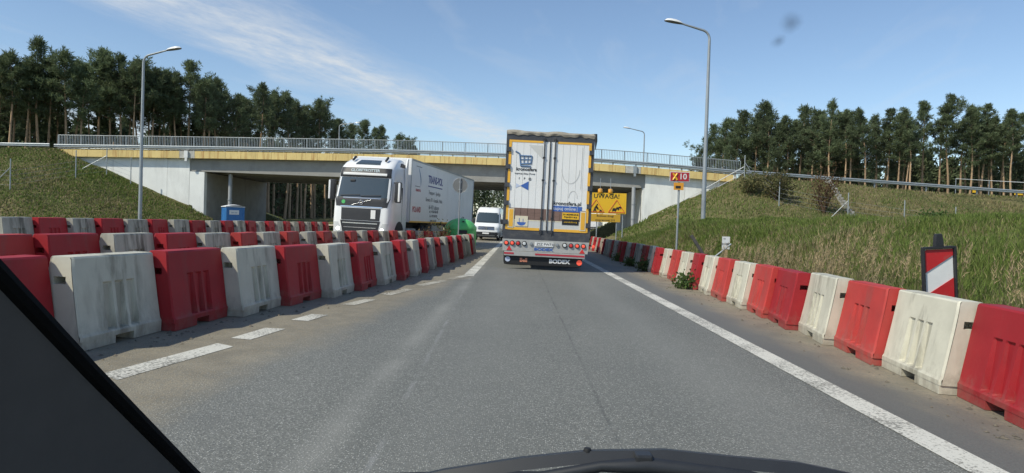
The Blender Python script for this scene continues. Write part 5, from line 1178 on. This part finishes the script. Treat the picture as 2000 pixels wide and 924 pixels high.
# ------------------------------------------------------------------ grass
def blades(name, X, Y, h, w, cols, label, lean=.45, seed=1, dz=-.03):
    rg = np.random.default_rng(seed); n = len(X); Z = terrain(X, Y) + dz; B = np.stack([X, Y, Z], 1)
    a = rg.uniform(0, 2 * np.pi, n); s = np.stack([np.cos(a), np.sin(a), np.zeros(n)], 1); b = rg.uniform(0, 2 * np.pi, n); l_ = lean * rg.uniform(.2, 1.2, n) * h
    T = np.stack([np.cos(b) * l_, np.sin(b) * l_, h * rg.uniform(.75, 1.1, n)], 1); w = w[:, None]
    M_ = B + T * np.array([.38, .38, .58]); V = np.stack([B - s * w * .5, B + s * w * .5, M_ + s * w * .42, M_ - s * w * .42, B + T], 1).reshape(-1, 3)
    i0 = np.arange(n) * 5; F = np.concatenate([np.stack([i0, i0 + 1, i0 + 2], 1), np.stack([i0, i0 + 2, i0 + 3], 1), np.stack([i0 + 3, i0 + 2, i0 + 4], 1)])
    o = np_mesh(name, V, F, M_grass, np.repeat(cols, 5, 0), kind='stuff'); tag(o, label, 'grass'); return o
def field(x, y, f, ph): return .5 + .25 * (np.sin(x * f + ph) * np.cos(y * f * .8 + 2 * ph) + np.sin((x + y) * f * 1.7 + 3 * ph) * np.cos((x - y) * f * 1.3 - ph)) + .12 * np.sin(x * f * 4.1 + ph) * np.sin(y * f * 3.7)
GREEN = np.array([[.135, .195, .040], [.175, .235, .050], [.105, .155, .034], [.205, .245, .068]]); DRY = np.array([[.30, .25, .13], [.35, .29, .16], [.25, .215, .105], [.20, .195, .08]])
def tint(rg, n, dry):
    g = GREEN[rg.integers(0, 4, n)]; d = DRY[rg.integers(0, 4, n)]; m = (rg.random(n) < dry)[:, None]; return np.where(m, d, g) * rg.uniform(.75, 1.25, (n, 1))
def scatter(rg, n, x0, x1, y0, y1, keep):
    X = rg.uniform(x0, x1, n); Y = rg.uniform(y0, y1, n); k = keep(X, Y); return X[k], Y[k]
rg = np.random.default_rng(31)
# right bank, thick and green towards its crest
n = 175000; t_ = rg.random(n) ** 1.25; Y = 3 + 49 * t_; X = rg.uniform(4.72, 11.2, n); keep = (X < 10.4 + .12 * Y) ; X, Y = X[keep], Y[keep]
u = np.clip((X - 4.9) / 4.2, 0, 1.4); dry = np.clip(.72 - .70 * u + .95 * (field(X, Y, .55, 1.1) - .5) + .25 * (field(X, Y, 1.9, .3) - .5) - .25 * (Y > 26), .05, .85)
hh = (.12 + .30 * np.clip(field(X, Y, 1.3, 2.0), 0, 1) ** 1.4) * (1 + .35 * (u < .25)) * (1 - .35 * (u > .75)) * np.where(X < 5.0, .6, 1.0)
blades('bank_grass', X, Y, hh, .007 + .0007 * Y, tint(rg, len(X), dry), 'thick green and dry grass on the bank behind the right barriers', .55, 1)
# right embankment slope: dry, patchy
X, Y = scatter(rg, 95000, 8, 62, 40, 66, lambda x, y: (y < south_edge(x) + .8) & ((x > 11) | (y > 44)) & (y > 44 - .0 * x) & ~((y > 59) & (x < 19)))
dry = np.clip(.72 - .9 * np.clip((20 - X) / 9, 0, 1) + .6 * (field(X, Y, .35, .7) - .5), .08, .92)
blades('slope_grass', X, Y, .14 + .16 * field(X, Y, .6, 1.0), np.full(len(X), .055), tint(rg, len(X), dry), 'dry patchy grass on the right embankment slope', .6, 2)
# left embankment slope
X, Y = scatter(rg, 80000, -62, -26.5, 38, 59.6, lambda x, y: (terrain(x, y) < ztop(x) + .2) & (y < 59.7))
dry = np.clip(.40 + .9 * (field(X, Y, .3, 2.2) - .5), .1, .8)
blades('slope_grass', X, Y, .13 + .16 * field(X, Y, .5, 3.0), np.full(len(X), .075), tint(rg, len(X), dry) * .95, 'mixed green and brown grass on the left embankment slope', .6, 3)
# flat verge between the rear barrier row and the left slope, and along the road beyond
X, Y = scatter(rg, 24000, -34, -13.8, 16, 58, lambda x, y: np.hypot(x + 19.3, y - 46) > 1.1)
blades('verge_grass', X, Y, .10 + .12 * field(X, Y, .5, 3.0), np.full(len(X), .04), tint(rg, len(X), np.full(len(X), .35)), 'short verge grass behind the rear barrier row', .6, 4)
X, Y = scatter(rg, 20000, -30, 24, 58, 130, lambda x, y: ((x - curve(y) > 5.3) & (x - curve(y) < 16) & ~((y < 77) & (x > 10.5))) | ((x - curve(y) < xl(y) - .3) & (x > AXL) & ((y < 80) | (y > 93)) & (y > 66)))
blades('verge_grass', X, Y, .16 + .16 * field(X, Y, .5, 3.0), np.full(len(X), .09), tint(rg, len(X), np.full(len(X), .25)), 'grass beside the road beyond the bridge', .6, 5)

# tan feathery reed grass behind the right barriers
def reeds():
    rg = np.random.default_rng(77); C = []; 
    for i in range(560):
        y = 6.6 + 14 * rg.random() ** 1.1; x = 4.75 + 1.5 * rg.random() ** 1.4
        if (15.5 < y < 19.6 and rg.random() < .8) or field(np.array(x), np.array(y), 1.2, .4) < .42 or (6.9 < y < 8.4 and x < 5.25): continue
        C.append((x, y))
    C = np.array(C); n = len(C); Z = terrain(C[:, 0], C[:, 1]); Vs, Fs, cs, o = [], [], [], 0
    for (x, y), z in zip(C, Z):
        h = rg.uniform(.7, 1.15); b = rg.uniform(-.2, .9); l_ = rg.uniform(.08, .30); top = np.array([x + math.cos(b) * l_, y + math.sin(b) * l_ * .5, z + h]); base = np.array([x, y, z - .02]); w = np.array([.0035, .001, 0])
        mid = base * .4 + top * .6 + np.array([0, 0, .03]); Vs += [base - w, base + w, mid + w, mid - w, top]; Fs += [(o, o + 1, o + 2), (o, o + 2, o + 3), (o + 3, o + 2, o + 4)]; c = np.array([.30, .235, .12]) * rg.uniform(.8, 1.2); cs += [c] * 5; o += 5
        for k in range(26):   # plume
            v = rg.uniform(.62, 1.0); p = base * (1 - v) + top * v + rg.normal(size=3) * .012; d = (top - mid) * .16 + rg.normal(size=3) * np.array([.028, .028, .02]); s = np.cross(d, rg.normal(size=3)); s = s / (np.linalg.norm(s) + 1e-6) * .005
            Vs += [p - s, p + s, p + d]; Fs += [(o, o + 1, o + 2)]; c = np.array([.46, .35, .20]) * rg.uniform(.75, 1.2); cs += [c] * 3; o += 3
        for k in range(4):
            p = base + rg.normal(size=3) * np.array([.04, .04, 0]); a = rg.uniform(0, 6.28); hh = rg.uniform(.25, .5); tp = p + np.array([math.cos(a) * .18, math.sin(a) * .18, hh]); s = np.array([math.sin(a), -math.cos(a), 0]) * .006
            Vs += [p - s, p + s, tp]; Fs += [(o, o + 1, o + 2)]; c = (np.array([.20, .19, .085]) if k % 2 else np.array([.10, .14, .05])) * rg.uniform(.8, 1.2); cs += [c] * 3; o += 3
    ob = np_mesh('reed_grass', np.array(Vs), np.array(Fs), M_grass, np.array(cs), kind='stuff'); tag(ob, 'tan feathery reed grass in tufts behind the right barriers', 'grass')
reeds()

# ------------------------------------------------------------------ bushes and weeds
def bush(x, y, h, w, material, label, seed, n=240, group='bushes on the right slope', leaf=.16, name='bush', z=None, bare=False):
    rg = np.random.default_rng(seed); rs = random.Random(seed); z = float(terrain(x, y)) if z is None else z; t = empty(name, (x, y, z)); tag(t, label, 'bush' if name == 'bush' else 'weed', group)
    st = MB(); cen = []; ax = []
    for i in range(9 if name == 'bush' else 6):
        a = rs.uniform(0, 6.28); e = rs.uniform(.5, 1.0); r = w * .5 * rs.uniform(.3, 1); p1 = np.array([math.cos(a) * r, math.sin(a) * r, h * e]); m = p1 * .5 + rg.normal(size=3) * .05 * h; st.tube([(0, 0, -.05), tuple(m), tuple(p1)], [.018 * h, .011 * h, .004 * h], 5)
        for k in range(n // 9): v = rs.uniform(.25, 1.05); cen.append(p1 * v + rg.normal(size=3) * np.array([.13 * w, .13 * w, .10 * h])); ax.append(p1 / h)
        for k in range(4):
            v = rs.uniform(.3, .9); q = p1 * v; st.tube([tuple(q), tuple(q + rg.normal(size=3) * .16 * h)], [.006 * h, .002 * h], 4)
    st.build('stems', M_twig, t); V, F = tuft_tris(np.array(cen), np.array(ax), 3 if bare else 6, leaf, leaf * .32, rg, .1); np_mesh('leaves', V, F, material, parent=t)
bush(20.4, 54.6, 2.3, 2.7, M_bush_olive, 'large olive brown bush on the right slope near the bridge', 1, 300, leaf=.19)
bush(18.6, 55.4, 1.6, 2.0, M_bush_olive, 'smaller olive bush between the bridge end and the large bush', 2, 220, leaf=.18)
bush(23.8, 53.4, 3.6, 2.4, M_bush_brown, 'tall withered reddish bush beside the drain chute', 3, 300, leaf=.17, bare=True)
bush(31.2, 52.0, 1.5, 2.2, M_weed, 'bright green bush beside a fence post on the right slope', 4, 420, leaf=.2)
bush(37.0, 52.3, 1.3, 2.6, M_bush_olive, 'low brownish bush at the far right of the slope', 5, 360, leaf=.2)
for i, (x, y, h, w, c) in enumerate(((3.80, 15.6, .26, .36, 'beside the barriers, nearest the camera'), (4.06, 21.8, .2, .32, 'beside the barriers, second from the camera'), (4.1, 24.6, .18, .3, 'beside the barriers, third from the camera'), (4.13, 28.0, .22, .36, 'beside the barriers, farthest from the camera'))):
    bush(x, y, h, w, M_weed, 'green weed growing on the right shoulder ' + c, 20 + i, 90, 'weeds along the right barriers', .09, 'weed_plant', z=float(plane_z(x, y)))
bush(-3.05, 28.6, 1.35, .7, M_bush_olive, 'thin dry weed standing beside the round sign pole', 31, 54, 'weeds behind the front barriers', .10, 'weed_plant', z=float(plane_z(-3, 28)))
bush(-3.9, 28.0, .95, .5, M_bush_brown, 'short brown weed left of the round sign pole', 32, 45, 'weeds behind the front barriers', .10, 'weed_plant', z=float(plane_z(-4, 28)))

# crumbs of soil and stones at the foot of the barriers
def crumbs():
    rg = np.random.default_rng(5); n = 520; V, F, o = [], [], 0
    for i in range(n):
        y = 4.5 + 22 * rg.random() ** 1.7
        if i % 2: x = 3.15 + .75 * rg.random() + .012 * y
        else: x = np.interp(y, [4, 6.8, 9.2, 11.6, 14.2, 20, 27], [-3.9, -3.45, -3.05, -2.65, -2.35, -2.0, -1.8]) + .55 * rg.random() ** 1.6
        r = .006 + .016 * rg.random() ** 3; z = float(plane_z(x, y)) + .003; J = lambda: rg.uniform(.6, 1.3) * r
        V += [(x - J(), y - J(), z), (x + J(), y - J(), z), (x + J(), y + J(), z), (x - J(), y + J(), z), (x + rg.uniform(-.4, .4) * r, y, z + J())]; F += [(o, o + 1, o + 4), (o + 1, o + 2, o + 4), (o + 2, o + 3, o + 4), (o + 3, o, o + 4)]; o += 5
    ob = np_mesh('gravel', np.array(V), np.array(F), mat('soil_crumbs', (.14, .12, .09), .95, .4, 30), kind='stuff'); tag(ob, 'loose soil crumbs and grit along both barrier rows', 'gravel')
crumbs()

# ------------------------------------------------------------------ the car the picture is taken from
M_seal = mat('matt_black_seal', (.004, .004, .004), .9, spec=.1)
def own_car():
    t = empty('own_car', (0, 0, .25)); tag(t, 'dark windscreen pillar and wiper of the car the view is from', 'car'); zo = -.25
    # windscreen pillar: outer rubber seal along the glass edge and the wide inner trim
    E = [(-.455, 1.26, .66), (-.493, 1.081, .839), (-.529, .87, 1.05), (-.549, .719, 1.201), (-.568, .55, 1.37), (-.582, .40, 1.52)]
    P = []
    for i, e in enumerate(E):
        e = Vector(e) + Vector((-.010, 0, zo)); k = i / 5
        ring = [e + Vector((0, 0, 0)), e + Vector((-.006, .012, .004)), e + Vector((-.03, .012, .0)), e + Vector((-.018, -.010, -.010)), e + Vector((-.004, -.008, -.003)), e]; P.append(ring)
    MB().grid(P).build('window_seal', M_seal, t, smooth=40)
    P = []
    for i, e in enumerate(E):
        e = Vector(e) + Vector((-.010, 0, zo)) + Vector((-.010, -.008, -.008)); ring = [e + Vector((.000, .002, -.002)), e + Vector((-.010, -.030, -.014)), e + Vector((-.06, -.16, -.10)), e + Vector((-.06, -.34, -.26)), e + Vector((-.10, -.46, -.44)), e + Vector((-.30, -.46, -.44)), e + Vector((-.30, 0, 0)), e + Vector((.000, .002, -.002))]; P.append(ring)
    mb = MB(); mb.grid(P); mb.build('pillar_trim', M_trim, t, smooth=50)
    # windscreen: thin clear pane with a smear of dirt
    M = bpy.data.materials.new('windscreen_glass'); M.use_nodes = True; nt = M.node_tree; nt.nodes.clear(); N = nt.nodes.new; L = nt.links.new
    out = N('ShaderNodeOutputMaterial'); tr = N('ShaderNodeBsdfTransparent'); tr.inputs[0].default_value = (.985, .99, .985, 1); gl = N('ShaderNodeBsdfGlossy'); gl.inputs['Roughness'].default_value = .02
    m1 = N('ShaderNodeMixShader'); m1.inputs[0].default_value = .012; L(tr.outputs[0], m1.inputs[1]); L(gl.outputs[0], m1.inputs[2])
    df = N('ShaderNodeBsdfDiffuse'); df.inputs[0].default_value = (.10, .10, .11, 1); m2 = N('ShaderNodeMixShader'); L(m1.outputs[0], m2.inputs[1]); L(df.outputs[0], m2.inputs[2])
    tc = N('ShaderNodeTexCoord'); fac = None
    nz = N('ShaderNodeTexNoise'); nz.inputs['Scale'].default_value = 60; nz.inputs['Detail'].default_value = 3; L(tc.outputs['Object'], nz.inputs['Vector'])
    for c, r in (((DIRT[0], DIRT[1], DIRT[2]), .0085), ((DIRT[0] - .005, DIRT[1] + .010, DIRT[2] - .010), .005)):
        d = N('ShaderNodeVectorMath'); d.operation = 'DISTANCE'; L(tc.outputs['Object'], d.inputs[0]); d.inputs[1].default_value = (c[0], c[1], c[2] + zo)
        ad = N('ShaderNodeMath'); ad.operation = 'MULTIPLY_ADD'; L(nz.outputs[0], ad.inputs[0]); ad.inputs[1].default_value = .008; L(d.outputs['Value'], ad.inputs[2])
        mr = N('ShaderNodeMapRange'); mr.interpolation_type = 'SMOOTHSTEP'; mr.inputs[1].default_value = .003; mr.inputs[2].default_value = r + .006; mr.inputs[3].default_value = .42; mr.inputs[4].default_value = 0; L(ad.outputs[0], mr.inputs[0])
        if fac is None: fac = mr.outputs[0]
        else: mx = N('ShaderNodeMath'); mx.operation = 'MAXIMUM'; L(fac, mx.inputs[0]); L(mr.outputs[0], mx.inputs[1]); fac = mx.outputs[0]
    L(fac, m2.inputs[0]); L(m2.outputs[0], out.inputs[0])
    P = []
    for i in range(9):
        z = .70 + .95 * i / 8; hw = .47 + .30 * i / 8; P.append([(hw * u if u < 0 else (hw + .75) * u, 1.90 - z - .05 * (0) , z + zo) for u in np.linspace(-1, 1, 9)])
    g = MB(); g.grid(P); g.build('windscreen', M, t, smooth=60)
    # wiper: blade with spoiler, arm and washer jet
    top = [(-.25, 1.21, .775), (-.12, 1.215, .808), (.02, 1.22, .833), (.14, 1.225, .848), (.28, 1.225, .855), (.40, 1.22, .848), (.515, 1.215, .843), (.645, 1.21, .822), (.75, 1.2, .79)]
    P = [[(x, y - .012, z + zo - .018), (x, y, z + zo), (x, y + .022, z + zo - .004), (x, y + .03, z + zo - .02), (x, y - .012, z + zo - .018)] for x, y, z in top]
    MB().grid(P).build('wiper_blade', M_wiper, t, smooth=40)
    MB().tube([(-.02, 1.20, .79 + zo), (.16, 1.205, .828 + zo), (.24, 1.205, .832 + zo), (.42, 1.20, .822 + zo), (.56, 1.19, .79 + zo)], [.012, .010, .016, .010, .010], 8).build('wiper_arm', M_wiper, t, smooth=50)
    MB().box((.235, 1.21, .842 + zo), (.03, .03, .022)).build('blade_clip', M_dark, t, bevel=.004)
    mb = MB(); mb.lathe([(.006, -.03), (.0075, .002), (.006, .006), (.001, .007)], 'z', (.138, 1.23, .846 + zo), 10); mb.build('washer_jet', M_black, t, smooth=40)
    P = [[(x, 1.15, .60 + zo), (x, 1.20, .765 - .10 * (x - .15) ** 2 + zo), (x, 1.28, .79 - .10 * (x - .15) ** 2 + zo), (x, 1.40, .74 - .15 * (x - .15) ** 2 + zo), (x, 1.45, .60 + zo)] for x in np.linspace(-.5, 1.2, 18)]
    MB().grid(P).build('scuttle_panel', M_dark, t, smooth=40)
DIRT = (.1925, .4974, 1.4026)
own_car()
